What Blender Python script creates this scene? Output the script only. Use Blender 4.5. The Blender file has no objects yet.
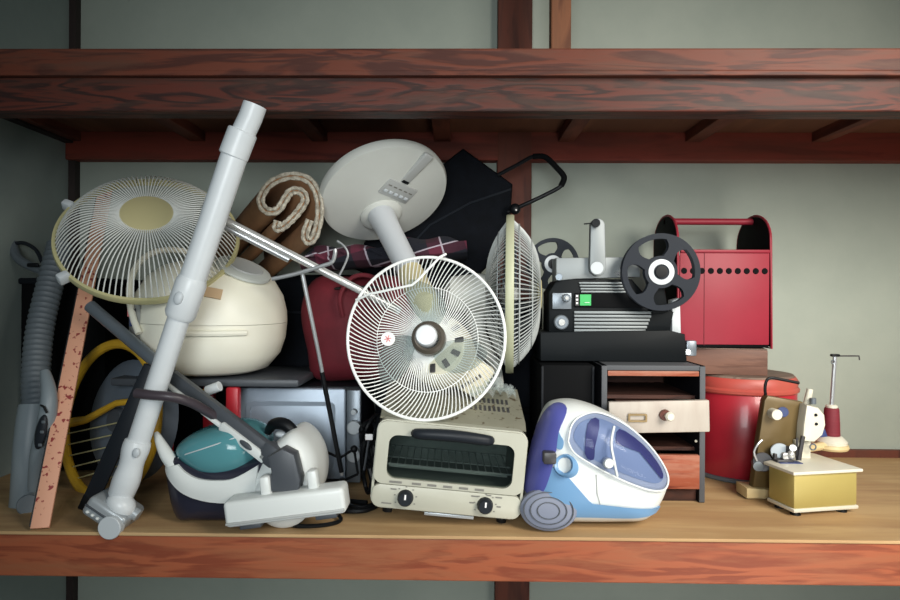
import bpy, bmesh, math, random
from mathutils import Vector, Matrix, Euler
random.seed(7)
PI = math.pi
S = bpy.context.scene
COL = S.collection

# ------------------------------------------------------------------ camera
F = 645.0
CAM = Vector((0.0225, -1.5, 0.555))
RC = (Matrix.Rotation(math.radians(0.86), 3, 'Z') @ Matrix.Rotation(PI/2, 3, 'X')
      @ Matrix.Rotation(math.radians(0.3), 3, 'Z'))
cd = bpy.data.cameras.new('camera'); cam = bpy.data.objects.new('camera', cd); COL.objects.link(cam)
cam.location = CAM; cam.rotation_euler = RC.to_euler()
cd.sensor_width = 36; cd.lens = F*36/900; cd.shift_y = -3/900
S.camera = cam

def at(px, py, Y):
    """world point at depth Y for a position measured on the photograph"""
    d = RC @ Vector(((px-450)/F, -(py-297)/F, -1))
    t = (Y-CAM.y)/d.y
    return CAM + d*t
def pp(pts, Y): return [(at(x, y, Y).x, at(x, y, Y).z) for x, y in pts]
def sc(Y): return F/(1.5+Y)

# ------------------------------------------------------------------ materials
def lin(c):
    return tuple(((v/255)/12.92 if v/255 <= .04045 else ((v/255+.055)/1.055)**2.4) for v in c)
MATS = {}
def mat(name, col, rough=.5, metal=0, var=None, vscale=8, stretch=(1,1,1), bump=0, spec=.5, coat=0, speck=None):
    m = bpy.data.materials.new(name); m.use_nodes = True
    n = m.node_tree.nodes; l = m.node_tree.links; b = n['Principled BSDF']
    b.inputs['Base Color'].default_value = (*lin(col), 1)
    b.inputs['Roughness'].default_value = rough; b.inputs['Metallic'].default_value = metal
    b.inputs['Specular IOR Level'].default_value = spec; b.inputs['Coat Weight'].default_value = coat
    if var or bump or speck:
        tc = n.new('ShaderNodeTexCoord'); mp = n.new('ShaderNodeMapping'); mp.inputs['Scale'].default_value = stretch
        l.new(tc.outputs['Object'], mp.inputs['Vector'])
        nz = n.new('ShaderNodeTexNoise'); nz.inputs['Scale'].default_value = vscale; nz.inputs['Detail'].default_value = 6
        nz.inputs['Roughness'].default_value = .65
        l.new(mp.outputs[0], nz.inputs['Vector'])
        src = None
        if var:
            r = n.new('ShaderNodeValToRGB'); r.color_ramp.elements[0].position = .32; r.color_ramp.elements[1].position = .68
            r.color_ramp.elements[0].color = (*lin(var), 1); r.color_ramp.elements[1].color = (*lin(col), 1)
            l.new(nz.outputs['Fac'], r.inputs['Fac']); src = r.outputs['Color']
            l.new(src, b.inputs['Base Color'])
        if speck:
            sn = n.new('ShaderNodeTexNoise'); sn.inputs['Scale'].default_value = speck[1]; sn.inputs['Detail'].default_value = 2
            l.new(tc.outputs['Object'], sn.inputs['Vector'])
            sr = n.new('ShaderNodeValToRGB'); sr.color_ramp.elements[0].position = speck[2]; sr.color_ramp.elements[1].position = speck[2]+.05
            l.new(sn.outputs['Fac'], sr.inputs['Fac'])
            mx = n.new('ShaderNodeMix'); mx.data_type = 'RGBA'
            l.new(sr.outputs['Color'], mx.inputs[0])
            if src: l.new(src, mx.inputs[6])
            else: mx.inputs[6].default_value = (*lin(col), 1)
            mx.inputs[7].default_value = (*lin(speck[0]), 1)
            l.new(mx.outputs[2], b.inputs['Base Color'])
        if bump:
            bp = n.new('ShaderNodeBump'); bp.inputs['Strength'].default_value = bump; bp.inputs['Distance'].default_value = .004
            l.new(nz.outputs['Fac'], bp.inputs['Height']); l.new(bp.outputs[0], b.inputs['Normal'])
    MATS[name] = m; return m

def glass(name, tint, opac=.35, rough=.08, thru=None):
    m = bpy.data.materials.new(name); m.use_nodes = True
    n = m.node_tree.nodes; l = m.node_tree.links; b = n['Principled BSDF']; out = n['Material Output']
    b.inputs['Base Color'].default_value = (*lin(tint), 1); b.inputs['Roughness'].default_value = rough
    t = n.new('ShaderNodeBsdfTransparent'); t.inputs[0].default_value = (*(lin(thru) if thru else [min(1, v*1.5+.15) for v in lin(tint)]), 1)
    mx = n.new('ShaderNodeMixShader'); mx.inputs[0].default_value = opac
    l.new(t.outputs[0], mx.inputs[1]); l.new(b.outputs[0], mx.inputs[2]); l.new(mx.outputs[0], out.inputs[0])
    MATS[name] = m; return m

def wood(name, c1, c2, c3, axis='X', scale=1.0, rough=.5, grain=1.0, wave=True, patch=None):
    """long-grained wood: stretched noise with wavy rings, worn patches of a third colour"""
    m = bpy.data.materials.new(name); m.use_nodes = True
    n = m.node_tree.nodes; l = m.node_tree.links; b = n['Principled BSDF']
    b.inputs['Roughness'].default_value = rough; b.inputs['Specular IOR Level'].default_value = .22
    tc = n.new('ShaderNodeTexCoord'); mp = n.new('ShaderNodeMapping')
    st = {'X': (1.1, 9, 9), 'Y': (9, 1.1, 9), 'Z': (9, 9, 1.1)}[axis]
    mp.inputs['Scale'].default_value = [v*scale for v in st]
    l.new(tc.outputs['Object'], mp.inputs['Vector'])
    nz = n.new('ShaderNodeTexNoise'); nz.inputs['Scale'].default_value = 1.6; nz.inputs['Detail'].default_value = 4; nz.inputs['Distortion'].default_value = .6
    l.new(mp.outputs[0], nz.inputs['Vector'])
    mul = n.new('ShaderNodeMath'); mul.operation = 'MULTIPLY'; mul.inputs[1].default_value = 26*grain
    l.new(nz.outputs['Fac'], mul.inputs[0])
    sn = n.new('ShaderNodeMath'); sn.operation = 'SINE'; l.new(mul.outputs[0], sn.inputs[0])
    r = n.new('ShaderNodeValToRGB'); e = r.color_ramp.elements
    e[0].position = .12; e[0].color = (*lin(c2), 1); e[1].position = .75; e[1].color = (*lin(c1), 1)
    ma = n.new('ShaderNodeMapRange'); ma.inputs[1].default_value = -1; ma.inputs[2].default_value = 1
    l.new(sn.outputs[0], ma.inputs[0]); l.new(ma.outputs[0], r.inputs['Fac'])
    n2 = n.new('ShaderNodeTexNoise'); n2.inputs['Scale'].default_value = 1.3; n2.inputs['Detail'].default_value = 8; n2.inputs['Roughness'].default_value = .7
    l.new(mp.outputs[0], n2.inputs['Vector'])
    r2 = n.new('ShaderNodeValToRGB'); r2.color_ramp.elements[0].position = .46; r2.color_ramp.elements[1].position = .66
    l.new(n2.outputs['Fac'], r2.inputs['Fac'])
    mx = n.new('ShaderNodeMix'); mx.data_type = 'RGBA'
    l.new(r2.outputs['Color'], mx.inputs[0]); l.new(r.outputs['Color'], mx.inputs[6]); mx.inputs[7].default_value = (*lin(c3), 1)
    l.new(mx.outputs[2], b.inputs['Base Color'])
    bp = n.new('ShaderNodeBump'); bp.inputs['Strength'].default_value = .15; bp.inputs['Distance'].default_value = .002
    l.new(ma.outputs[0], bp.inputs['Height']); l.new(bp.outputs[0], b.inputs['Normal'])
    MATS[name] = m; return m

M = MATS
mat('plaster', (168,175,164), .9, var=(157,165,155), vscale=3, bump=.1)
mat('plaster_dim', (142,153,148), .9, var=(132,143,139), vscale=3)  # left wall's plaster, darkened in its colour for being far from the light
wood('beam_wood', (90,46,37), (52,34,31), (68,50,43), 'X', 1.7, .5, 1.3)
wood('rail_wood', (104,56,42), (74,42,35), (92,62,50), 'X', 1.4, .5, 1.2)
wood('beam_red', (132,60,48), (92,42,36), (108,58,46), 'X', .9, .6, .6)
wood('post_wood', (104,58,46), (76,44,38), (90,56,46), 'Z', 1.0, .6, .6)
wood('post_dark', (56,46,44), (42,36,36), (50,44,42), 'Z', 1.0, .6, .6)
wood('post_pale', (140,92,66), (104,66,50), (124,84,62), 'Z', 1.0, .6, .6)
wood('joist_wood', (118,66,50), (92,52,42), (104,62,48), 'Y', 1.0, .7, .5)
wood('board_wood', (128,84,62), (110,72,54), (120,78,58), 'Y', .6, .8, .4)
wood('shelf_top', (196,164,120), (182,148,106), (166,130,94), 'X', .7, .55, .5)
wood('fascia_wood', (160,88,60), (132,68,48), (152,94,66), 'X', 1.4, .5, 1.1)
wood('grey_wood', (140,122,108), (112,96,86), (126,104,94), 'X', 2, .7, .8)
wood('brown_wood', (124,90,76), (92,64,54), (108,80,70), 'X', 2, .5, .6)
mat('white_plastic', (226,230,232), .35, var=(214,219,222), vscale=4)
mat('grey_white', (196,202,206), .4)
mat('silver_plastic', (170,176,180), .35, metal=.3)
mat('pale_wire', (222,224,220), .35)
mat('white_wire', (240,242,240), .3)
mat('side_wire', (172,177,176), .4)
mat('cream_rim', (190,184,138), .45)
mat('sage_rim', (178,181,152), .45)
mat('beige_cap', (196,186,140), .5)
mat('cream', (242,240,226), .4, var=(236,232,212), vscale=3)
mat('lid_grey', (192,196,190), .35)
mat('panel_dark', (60,58,60), .4)
mat('pink_print', (226,166,136), .6, speck=((146,50,48), 75, .61))
mat('black_edge', (24,26,28), .5)
mat('hose_grey', (92,100,106), .55)
mat('grip_grey', (128,138,144), .45)
mat('dark_plastic', (32,36,42), .45, spec=.25)
mat('black_plastic', (15,17,20), .45, spec=.2)
mat('black_fabric', (18,21,27), .85, spec=.1, var=(14,16,20), vscale=30, bump=.2)
mat('black_matte', (12,13,15), .75, spec=.1)
mat('tube_brown', (66,58,64), .4)
mat('yellow', (222,178,52), .4, var=(206,158,40), vscale=6)
mat('body_greyblue', (104,114,126), .5, var=(92,101,112), vscale=4)
mat('navy', (36,36,50), .35, coat=.2)
mat('shell_white', (220,224,222), .35)
glass('teal_cup', (96,160,168), .72, .12)
mat('teal_core', (70,118,126), .5)
mat('steel_grey', (116,124,132), .35, metal=.4)
mat('charcoal', (72,76,82), .45)
mat('oven_silver', (150,162,176), .35, metal=.25, var=(138,150,164), vscale=2)
mat('oven_black', (22,25,30), .5, spec=.15)
mat('maroon', (112,24,38), .75, var=(92,18,30), vscale=14, bump=.3)
mat('red_paint', (186,36,48), .4)
mat('mat_brown', (158,116,80), .85, var=(104,74,54), vscale=3, stretch=(1,1,1), bump=.4)
mat('mat_edge', (206,200,184), .9, var=(128,120,106), vscale=110, bump=.5)
mat('chrome', (226,226,224), .22, metal=.55)
mat('wire_metal', (182,184,186), .3, metal=.55)
mat('fan_body', (206,208,202), .4, var=(196,198,192), vscale=3)
mat('fan_grey', (196,200,204), .4)
mat('fan_panel', (172,174,172), .5)
mat('motor_cream', (224,220,202), .4, var=(210,204,180), vscale=5)
mat('neck_cream', (206,194,150), .5)
mat('hub_dark', (74,68,60), .4)
glass('clear_blade', (186,190,188), .10, .6, (236,240,240))
glass('wrap', (220,226,226), .16, .3, (240,244,244))
mat('plate_cream', (186,186,172), .4, var=(176,175,160), vscale=6)
mat('oven_top', (150,148,132), .45, metal=.3, speck=((92,80,62), 60, .62), var=(136,134,118), vscale=5)
glass('oven_glass', (40,46,46), .10, .05, (226,232,230))
mat('cavity', (126,130,128), .5, metal=.4)
mat('mark', (120,118,112), .6)
mat('blue_plastic', (112,154,194), .35)
mat('blue_deep', (84,88,160), .3, coat=.3)
glass('blue_dome', (100,112,160), .16, .06, (208,214,230))
mat('dome_purple', (58,50,110), .35)
mat('dome_core', (168,184,202), .4)
mat('wheel_grey', (122,128,146), .5)
mat('cab_black', (22,22,26), .6, spec=.12)
mat('cab_edge', (84,86,90), .6, spec=.2)
wood('cab_inner', (78,50,42), (56,38,34), (66,46,40), 'X', 1.5, .6)
wood('cab_redwood', (150,80,58), (112,54,42), (168,120,100), 'X', 2, .45, .6)
mat('drawer_pale', (186,180,170), .5, metal=.1, var=(166,154,144), vscale=5, stretch=(2.5,1,.5))
mat('brass', (150,130,96), .35, metal=.8)
mat('ivory', (216,212,196), .35)
mat('knob_brown', (98,52,40), .4)
mat('drum_red', (184,42,56), .35, var=(170,36,50), vscale=4, coat=.2)
mat('lid_red', (196,78,70), .45, var=(180,90,76), vscale=6)
mat('tool_red', (150,36,54), .5, var=(138,30,47), vscale=3, spec=.4)
mat('proj_black', (15,19,22), .5, spec=.12)
mat('proj_silver', (134,140,142), .5, metal=.3)
mat('reel_dark', (34,39,47), .5, spec=.15)
mat('green_label', (50,176,92), .5)
mat('olive', (104,86,52), .4, metal=.1)
mat('gold_paint', (184,168,102), .42, metal=.15, var=(176,160,94), vscale=4)
mat('stand_cream', (212,190,142), .5)
mat('thread', (122,32,46), .7, var=(104,24,38), vscale=60, stretch=(.2,.2,4), bump=.3)
mat('blue_part', (50,64,112), .4)
mat('sticker', (240,238,238), .6)
mat('sticker_red', (216,124,124), .6)
mat('sticker_tan', (206,176,140), .6)

def plaid():
    m = bpy.data.materials.new('plaid'); m.use_nodes = True
    n = m.node_tree.nodes; l = m.node_tree.links; b = n['Principled BSDF']; b.inputs['Roughness'].default_value = .9
    tc = n.new('ShaderNodeTexCoord'); mp = n.new('ShaderNodeMapping'); l.new(tc.outputs['Object'], mp.inputs[0])
    mp.inputs['Rotation'].default_value = (0, math.radians(12), 0)
    sx = n.new('ShaderNodeSeparateXYZ'); l.new(mp.outputs[0], sx.inputs[0])
    def stripes(sock, freq, lo):
        a = n.new('ShaderNodeMath'); a.operation = 'MULTIPLY'; a.inputs[1].default_value = freq; l.new(sock, a.inputs[0])
        f = n.new('ShaderNodeMath'); f.operation = 'FRACT'; l.new(a.outputs[0], f.inputs[0])
        g = n.new('ShaderNodeMath'); g.operation = 'GREATER_THAN'; g.inputs[1].default_value = lo; l.new(f.outputs[0], g.inputs[0])
        return g.outputs[0]
    add = n.new('ShaderNodeMath'); add.operation = 'ADD'
    l.new(stripes(sx.outputs['X'], 9, .6), add.inputs[0]); l.new(stripes(sx.outputs['Z'], 12, .6), add.inputs[1])
    r = n.new('ShaderNodeValToRGB'); r.color_ramp.interpolation = 'CONSTANT'; e = r.color_ramp.elements
    e[0].position = 0; e[0].color = (*lin((20,22,34)), 1); e[1].position = .45; e[1].color = (*lin((60,24,40)), 1)
    k = e.new(.9); k.color = (*lin((92,32,52)), 1)
    d = n.new('ShaderNodeMath'); d.operation = 'MULTIPLY'; d.inputs[1].default_value = .5; l.new(add.outputs[0], d.inputs[0]); l.new(d.outputs[0], r.inputs[0])
    ad2 = n.new('ShaderNodeMath'); ad2.operation = 'MAXIMUM'
    l.new(stripes(sx.outputs['X'], 9, .955), ad2.inputs[0]); l.new(stripes(sx.outputs['Z'], 12, .95), ad2.inputs[1])
    mx = n.new('ShaderNodeMix'); mx.data_type = 'RGBA'; l.new(ad2.outputs[0], mx.inputs[0]); l.new(r.outputs[0], mx.inputs[6])
    mx.inputs[7].default_value = (*lin((170,160,172)), 1); l.new(mx.outputs[2], b.inputs['Base Color'])
    M['plaid'] = m
plaid()

# ------------------------------------------------------------------ mesh builder
def frame(o, z, x=(1,0,0)):
    z = Vector(z).normalized(); x = Vector(x); y = z.cross(x)
    if y.length < 1e-4: y = z.cross(Vector((0,1,0)))
    y.normalize(); x = y.cross(z)
    m = Matrix((x, y, z)).transposed().to_4x4(); m.translation = Vector(o); return m
I4 = Matrix.Identity(4)
def catmull(p, k=6, closed=False):
    p = [Vector(q) for q in p]; n = len(p); out = []
    rng = range(n) if closed else range(n-1)
    for i in rng:
        g = (lambda j: p[j % n]) if closed else (lambda j: p[max(0, min(n-1, j))])
        a, b, c, d = g(i-1), g(i), g(i+1), g(i+2)
        for s in range(k):
            t = s/k
            out.append(.5*((2*b)+(c-a)*t+(2*a-5*b+4*c-d)*t*t+(3*b-a-3*c+d)*t**3))
    if not closed: out.append(p[-1])
    return out

class MB:
    def __init__(s): s.v = []; s.f = []
    def add(s, vs, fs, m=I4):
        o = len(s.v); s.v += [m @ Vector(v) for v in vs]; s.f += [[i+o for i in f] for f in fs]; return s
    def frombm(s, bm, m=I4):
        bm.verts.index_update()
        s.add([v.co.copy() for v in bm.verts], [[v.index for v in f.verts] for f in bm.faces], m); bm.free(); return s
    def box(s, c, size, bev=0, m=I4, seg=2):
        bm = bmesh.new(); bmesh.ops.create_cube(bm, size=1)
        for v in bm.verts: v.co = Vector((v.co.x*size[0], v.co.y*size[1], v.co.z*size[2]))+Vector(c)
        if bev: bmesh.ops.bevel(bm, geom=bm.edges[:], offset=min(bev, min(size)*.49), segments=seg, profile=.5, affect='EDGES')
        return s.frombm(bm, m)
    def tube(s, pts, r, n=8, closed=False, m=I4, caps=True):
        pts = [Vector(p) for p in pts]; N = len(pts)
        rr = r if isinstance(r, (list, tuple)) else [r]*N
        vs = []; up = None
        for i in range(N):
            if closed: t = pts[(i+1) % N]-pts[i-1]
            else: t = pts[min(i+1, N-1)]-pts[max(i-1, 0)]
            t.normalize()
            if up is None:
                up = t.orthogonal().normalized()
            up = (up-t*up.dot(t)).normalized(); w = t.cross(up)
            for k in range(n):
                a = 2*PI*k/n; vs.append(pts[i]+(up*math.cos(a)+w*math.sin(a))*rr[i])
        fs = []
        for i in range(N if closed else N-1):
            j = (i+1) % N
            for k in range(n):
                k2 = (k+1) % n; fs.append([i*n+k, i*n+k2, j*n+k2, j*n+k])
        if caps and not closed:
            fs.append(list(range(n))[::-1]); fs.append([(N-1)*n+k for k in range(n)])
        return s.add(vs, fs, m)
    def lathe(s, prof, m=I4, n=40):
        vs = []; idx = []
        for r, z in prof:
            if r < 1e-6: idx.append([len(vs)]); vs.append((0, 0, z))
            else:
                idx.append(list(range(len(vs), len(vs)+n)))
                vs += [(r*math.cos(2*PI*k/n), r*math.sin(2*PI*k/n), z) for k in range(n)]
        fs = []
        for a, b in zip(idx, idx[1:]):
            for k in range(n):
                k2 = (k+1) % n
                if len(a) == 1 and len(b) == 1: continue
                if len(a) == 1: fs.append([a[0], b[k2], b[k]])
                elif len(b) == 1: fs.append([a[k], a[k2], b[0]])
                else: fs.append([a[k], a[k2], b[k2], b[k]])
        return s.add(vs, fs, m)
    def cyl(s, a, b, r, n=24, bev=0):
        a = Vector(a); b = Vector(b); h = (b-a).length
        e = bev or min(r, h)*.08
        return s.lathe([(0,0),(r-e,0),(r,e),(r,h-e),(r-e,h),(0,h)], frame(a, b-a), n)
    def prism(s, poly, y0, y1, bev=0, m=I4):
        """poly in (x,z), extruded along y"""
        bm = bmesh.new()
        a = [bm.verts.new((x, y0, z)) for x, z in poly]; b = [bm.verts.new((x, y1, z)) for x, z in poly]
        bm.faces.new(a); bm.faces.new(b[::-1]); n = len(a)
        for i in range(n): bm.faces.new((a[i], b[i], b[(i+1) % n], a[(i+1) % n]))
        bmesh.ops.recalc_face_normals(bm, faces=bm.faces[:])
        if bev:
            es = [e for e in bm.edges if abs(e.verts[0].co.y-e.verts[1].co.y) < 1e-7]
            bmesh.ops.bevel(bm, geom=es, offset=bev, segments=2, profile=.5, affect='EDGES', clamp_overlap=True)
        return s.frombm(bm, m)
    def ring(s, outer, inner, y0, y1, m=I4):
        """plate between two outlines of equal point count (x,z), along y"""
        n = len(outer); vs = []
        for y in (y0, y1):
            vs += [(x, y, z) for x, z in outer]+[(x, y, z) for x, z in inner]
        fs = []
        for i in range(n):
            j = (i+1) % n
            fs += [[i, j, n+j, n+i], [2*n+i, 3*n+i, 3*n+j, 2*n+j], [i, 2*n+i, 2*n+j, j], [n+i, n+j, 3*n+j, 3*n+i]]
        return s.add(vs, fs, m)
    def ell(s, c, r, m=I4, n=24, k=12):
        prof = [(math.sin(PI*i/k), -math.cos(PI*i/k)) for i in range(k+1)]; prof[0] = (0, -1); prof[-1] = (0, 1)
        return s.lathe(prof, m @ Matrix.Translation(c) @ Matrix.Diagonal((*r, 1)), n)
    def torus(s, R, r, m=I4, n=48, k=8):
        return s.tube([(R*math.cos(2*PI*i/n), R*math.sin(2*PI*i/n), 0) for i in range(n)], r, k, True, m)
    def build(s, name, material, parent=None, world=False, smooth=35):
        me = bpy.data.meshes.new(name)
        vs = s.v
        if world and parent is not None:
            r = parent
            while r.parent: r = r.parent
            inv = r.matrix_basis.inverted(); vs = [inv @ v for v in vs]
        me.from_pydata([tuple(v) for v in vs], [], s.f)
        bm = bmesh.new(); bm.from_mesh(me); bmesh.ops.recalc_face_normals(bm, faces=bm.faces[:]); bm.to_mesh(me); bm.free()
        me.materials.append(M[material] if isinstance(material, str) else material)
        if smooth:
            me.shade_smooth(); me.set_sharp_from_angle(angle=math.radians(smooth))
        o = bpy.data.objects.new(name, me); COL.objects.link(o)
        if parent is not None: o.parent = parent
        return o

def tag(o, label, cat, group=None):
    o['label'] = label; o['category'] = cat
    if group: o['group'] = group
    return o
def thing(name, label, cat, loc=(0,0,0), rot=(0,0,0), group=None):
    o = bpy.data.objects.new(name, None); COL.objects.link(o); o.empty_display_size = .05
    o.location = loc; o.rotation_euler = rot
    return tag(o, label, cat, group)
def struct(name, mb, material, smooth=0):
    o = mb.build(name, material, smooth=smooth); o['kind'] = 'structure'; return o
def rrect(x0, z0, x1, z1, r, k=6):
    out = []
    for cx, cz, a0 in ((x1-r, z1-r, 0), (x0+r, z1-r, 90), (x0+r, z0+r, 180), (x1-r, z0+r, 270)):
        for i in range(k+1):
            a = math.radians(a0+90*i/k); out.append((cx+r*math.cos(a), cz+r*math.sin(a)))
    return out

class Puff:
    """pillow body over a star-shaped outline in (x,z); patches hug its front"""
    def __init__(s, outline, c, yc, w, p=2.6, k=6):
        s.o = [(q.x, q.y) for q in catmull([Vector((x, z)) for x, z in outline], k, True)]
        s.c = c; s.yc = yc; s.w = w; s.p = p
        s.an = sorted((math.atan2(z-c[1], x-c[0]), math.hypot(x-c[0], z-c[1])) for x, z in s.o)
    def R(s, a):
        n = len(s.an)
        for i in range(n):
            a0, r0 = s.an[i]; a1, r1 = s.an[(i+1) % n]
            aa = a
            if i == n-1:
                a1 += 2*PI
                if aa < a0: aa += 2*PI
            if a0 <= aa <= a1: return r0+(r1-r0)*(aa-a0)/max(1e-9, a1-a0)
        return s.an[0][1]
    def H(s, x, z):
        dx = x-s.c[0]; dz = z-s.c[1]; r = math.hypot(dx, dz)
        t = min(1, r/s.R(math.atan2(dz, dx)))
        return s.w*max(0, 1-t**s.p)**(1/s.p)
    def body(s, mb):
        n = len(s.o); rings = []; K = 12
        ts = [(math.sin(PI*.5*i/K)) for i in range(1, K+1)]
        vs = [(s.c[0], s.yc-s.w, s.c[1])]; fs = []
        for side in (-1, 1):
            pass
        seq = [(-1, t) for t in ts]+[(1, t) for t in ts[-2::-1]]
        for sd, t in seq:
            h = s.w*max(0, 1-t**s.p)**(1/s.p)
            vs += [(s.c[0]+(x-s.c[0])*t, s.yc+sd*h, s.c[1]+(z-s.c[1])*t) for x, z in s.o]
        vs.append((s.c[0], s.yc+s.w, s.c[1])); L = len(seq)
        for k in range(n):
            k2 = (k+1) % n
            fs.append([0, 1+k, 1+k2])
            for i in range(L-1): fs.append([1+i*n+k, 1+(i+1)*n+k, 1+(i+1)*n+k2, 1+i*n+k2])
            fs.append([len(vs)-1, 1+(L-1)*n+k2, 1+(L-1)*n+k])
        mb.add(vs, fs); return mb
    def patch(s, mb, poly, off=.004, k=5, rings=8, smooth=True, inset=.006, back=False, bulge=0, grow=0):
        P = [(q.x, q.y) for q in catmull([Vector(v) for v in poly], k, True)] if smooth else poly
        cx = sum(x for x, _ in P)/len(P); cz = sum(z for _, z in P)/len(P); n = len(P)
        sd = 1 if back else -1
        vs = [(cx, s.yc+sd*(s.H(cx, cz)+off+bulge), cz)]
        for i in range(1, rings+1):
            t = i/rings
            for x, z in P:
                X = cx+(x-cx)*t; Z = cz+(z-cz)*t
                vs.append((X, s.yc+sd*(s.H(X, Z)+off+bulge*(1-t**3)), Z))
        for x, z in P: vs.append((x, s.yc+sd*(s.H(x, z)-inset), z))
        if grow: vs = [(s.c[0]+(x-s.c[0])*(1+grow), y, s.c[1]+(z-s.c[1])*(1+grow)) for x, y, z in vs]
        fs = [[0, 1+k_, 1+(k_+1) % n] for k_ in range(n)]
        for i in range(rings):
            for k_ in range(n):
                k2 = (k_+1) % n; fs.append([1+i*n+k_, 1+(i+1)*n+k_, 1+(i+1)*n+k2, 1+i*n+k2])
        fs.append([1+rings*n+k_ for k_ in range(n)])
        mb.add(vs, fs); return mb

# ------------------------------------------------------------------ the closet
XL, XR, YB = -1.37, 1.9, .80
struct('floor', MB().box((.265, .3985, -.004), (XR-XL+.5, .803, .008), .002), 'shelf_top')
struct('wall_back', MB().box((.265, YB+.03, .5), (XR-XL+.1, .06, 3.0)), 'plaster')
struct('wall_left', MB().box((XL-.03, .40, .5), (.06, .86, 3.0)), 'plaster_dim')
struct('wall_right', MB().box((XR+.03, .40, .5), (.06, .86, 3.0)), 'plaster')
struct('trim_1', MB().box((.265, .022, -.058), (XR-XL+.5, .04, .098), .003), 'fascia_wood')          # edge of the shelf
struct('trim_2', MB().box((.265, .085, 1.043), (XR-XL+.5, .07, .083), .004), 'beam_wood')            # lower rail
mb = MB().box((.265, .075, 1.118), (XR-XL+.5, .09, .056), .004)
mb.box((.265, .045, 1.087), (XR-XL+.5, .03, .012), .002)
struct('trim_3', mb, 'rail_wood')
struct('trim_4', MB().box((.265, .775, 1.105), (XR-XL, .05, .145), .004), 'beam_red')                # back lintel
struct('ceiling', MB().box((.265, .43, 1.137), (XR-XL, .74, .014)), 'board_wood')
k = 5
for x in (-1.34, -.90, -.47, -.04, .39, .83, 1.265, 1.70):
    o = struct('trim_%d' % k, MB().box((x, .43, 1.114), (.055, .66, .034), .002), 'joist_wood'); k += 1
struct('trim_13', MB().box((.211, .775, .5), (.120, .052, 3.0), .004), 'post_wood')
struct('trim_14', MB().box((at(561, 20, .5).x, .52, 1.55), (.062, .05, .75), .004), 'post_pale')
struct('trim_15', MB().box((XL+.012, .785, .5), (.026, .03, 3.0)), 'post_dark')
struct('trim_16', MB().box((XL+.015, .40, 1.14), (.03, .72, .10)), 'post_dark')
struct('baseboard_back', MB().box((1.09, .79, .012), (XR-.30, .02, .028), .002), 'post_wood')

# ------------------------------------------------------------------ fan guards
def guard_wires(mb, Mf, R, h, rh, n, wr, swirl=0, power=3.5, seg=9, sides=5, kink=None):
    for i in range(n):
        a0 = 2*PI*i/n; pts = []
        for j in range(seg+1):
            r = rh+(R-rh)*j/seg; u = (r-rh)/(R-rh)
            a = a0+swirl*u
            if kink: a = a0+kink[1]*max(0, u-kink[0])
            z = h*(1-u**power)
            pts.append((r*math.cos(a), r*math.sin(a), z))
        mb.tube(pts, wr, sides, False, Mf, False)
    return mb

# detached guard, upper left
gc = at(150, 237, .27)
nrm = Vector((.25, -.73, .65)).normalized()
G = thing('fan_guard', 'loose round fan guard of pale wires with beige centre disc, lying on the rice cooker', 'fan guard', gc)
Mg = frame((0,0,0), nrm)
R0 = 84/sc(.27)
guard_wires(MB(), Mg, R0-.002, .090, .045, 96, .0017, power=4.2, seg=12).build('wire_grille', 'pale_wire', G)
MB().lathe([(R0+.004,-.010),(R0+.006,0),(R0+.004,.008),(R0-.004,.008),(R0-.006,0),(R0-.004,-.010),(R0+.004,-.010)], Mg, 72).build('rim', 'cream_rim', G)
MB().lathe([(0,.098),(.05,.096),(.066,.091),(.069,.083),(.05,.082),(0,.082)], Mg, 40).build('centre_cap', 'beige_cap', G)
for a in (165, 232, 18):
    c = Mg @ Vector((math.cos(math.radians(a))*(R0+.012), math.sin(math.radians(a))*(R0+.012), 0))
    MB().box((0,0,0), (.03,.022,.03), .006, Matrix.Translation(c) @ Mg.to_3x3().to_4x4() @ Matrix.Rotation(math.radians(a),4,'Z')).build('clip', 'grey_white', G)
c = Mg @ Vector((.145, .06, .078))
kb = MB().cyl(c, c+Mg.to_3x3() @ Vector((0,0,.022)), .016).build('screw_boss', 'pale_wire', G)
MB().cyl(c+Mg.to_3x3() @ Vector((0,0,.0225)), c+Mg.to_3x3() @ Vector((0,0,.025)), .006).build('screw', 'black_plastic', kb)

# patterned strip
a = at(40, 533, .008); a.z = .004; b = at(106, 188, .50)
d = (b-a); L = d.length
P = thing('floral_strip', 'long flat pink strip printed with small dark red flowers, leaning behind the fan guard', 'strip', a)
Ms = frame((0,0,0), d, (1,.25,0))
MB().box((0, 0, L/2), (.040, .008, L), .001, Ms).build('printed_face', 'pink_print', P)
MB().box((-.0215, .004, L*.49), (.004, .016, L*.97), .001, Ms).build('edge_strip', 'black_edge', P)

# ------------------------------------------------------------------ rice cooker
cz = .330; cc = at(211, 300, .40); cc.z = cz+.005
CK = thing('rice_cooker', 'round cream rice cooker with grey lid panel under the loose fan guard', 'rice cooker', cc, (math.radians(1), math.radians(1), 0))
prof = [(0,0),(.13,0),(.165,.012),(.200,.055),(.214,.10),(.218,.145)]
MB().lathe(prof, n=64).build('body', 'cream', CK)
MB().lathe([(.218,.146),(.216,.18),(.205,.225),(.175,.275),(.13,.308),(.07,.325),(0,.330)], n=64).build('lid', 'cream', CK)
def on_lid(az, r, z, dn): 
    return frame((r*math.cos(az), r*math.sin(az), z), dn)
az = math.radians(-33); dn = Vector((math.cos(az)*.57, math.sin(az)*.57, .82))
Ml = frame((.143*math.cos(az), .143*math.sin(az), .296), dn, (1,.6,0))
pn = MB().lathe([(0,.014),(.06,.012),(.078,.006),(.080,0),(.0,-.02)], Ml @ Matrix.Diagonal((1,.78,1,1)), 40).build('lid_panel', 'lid_grey', CK)
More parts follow.
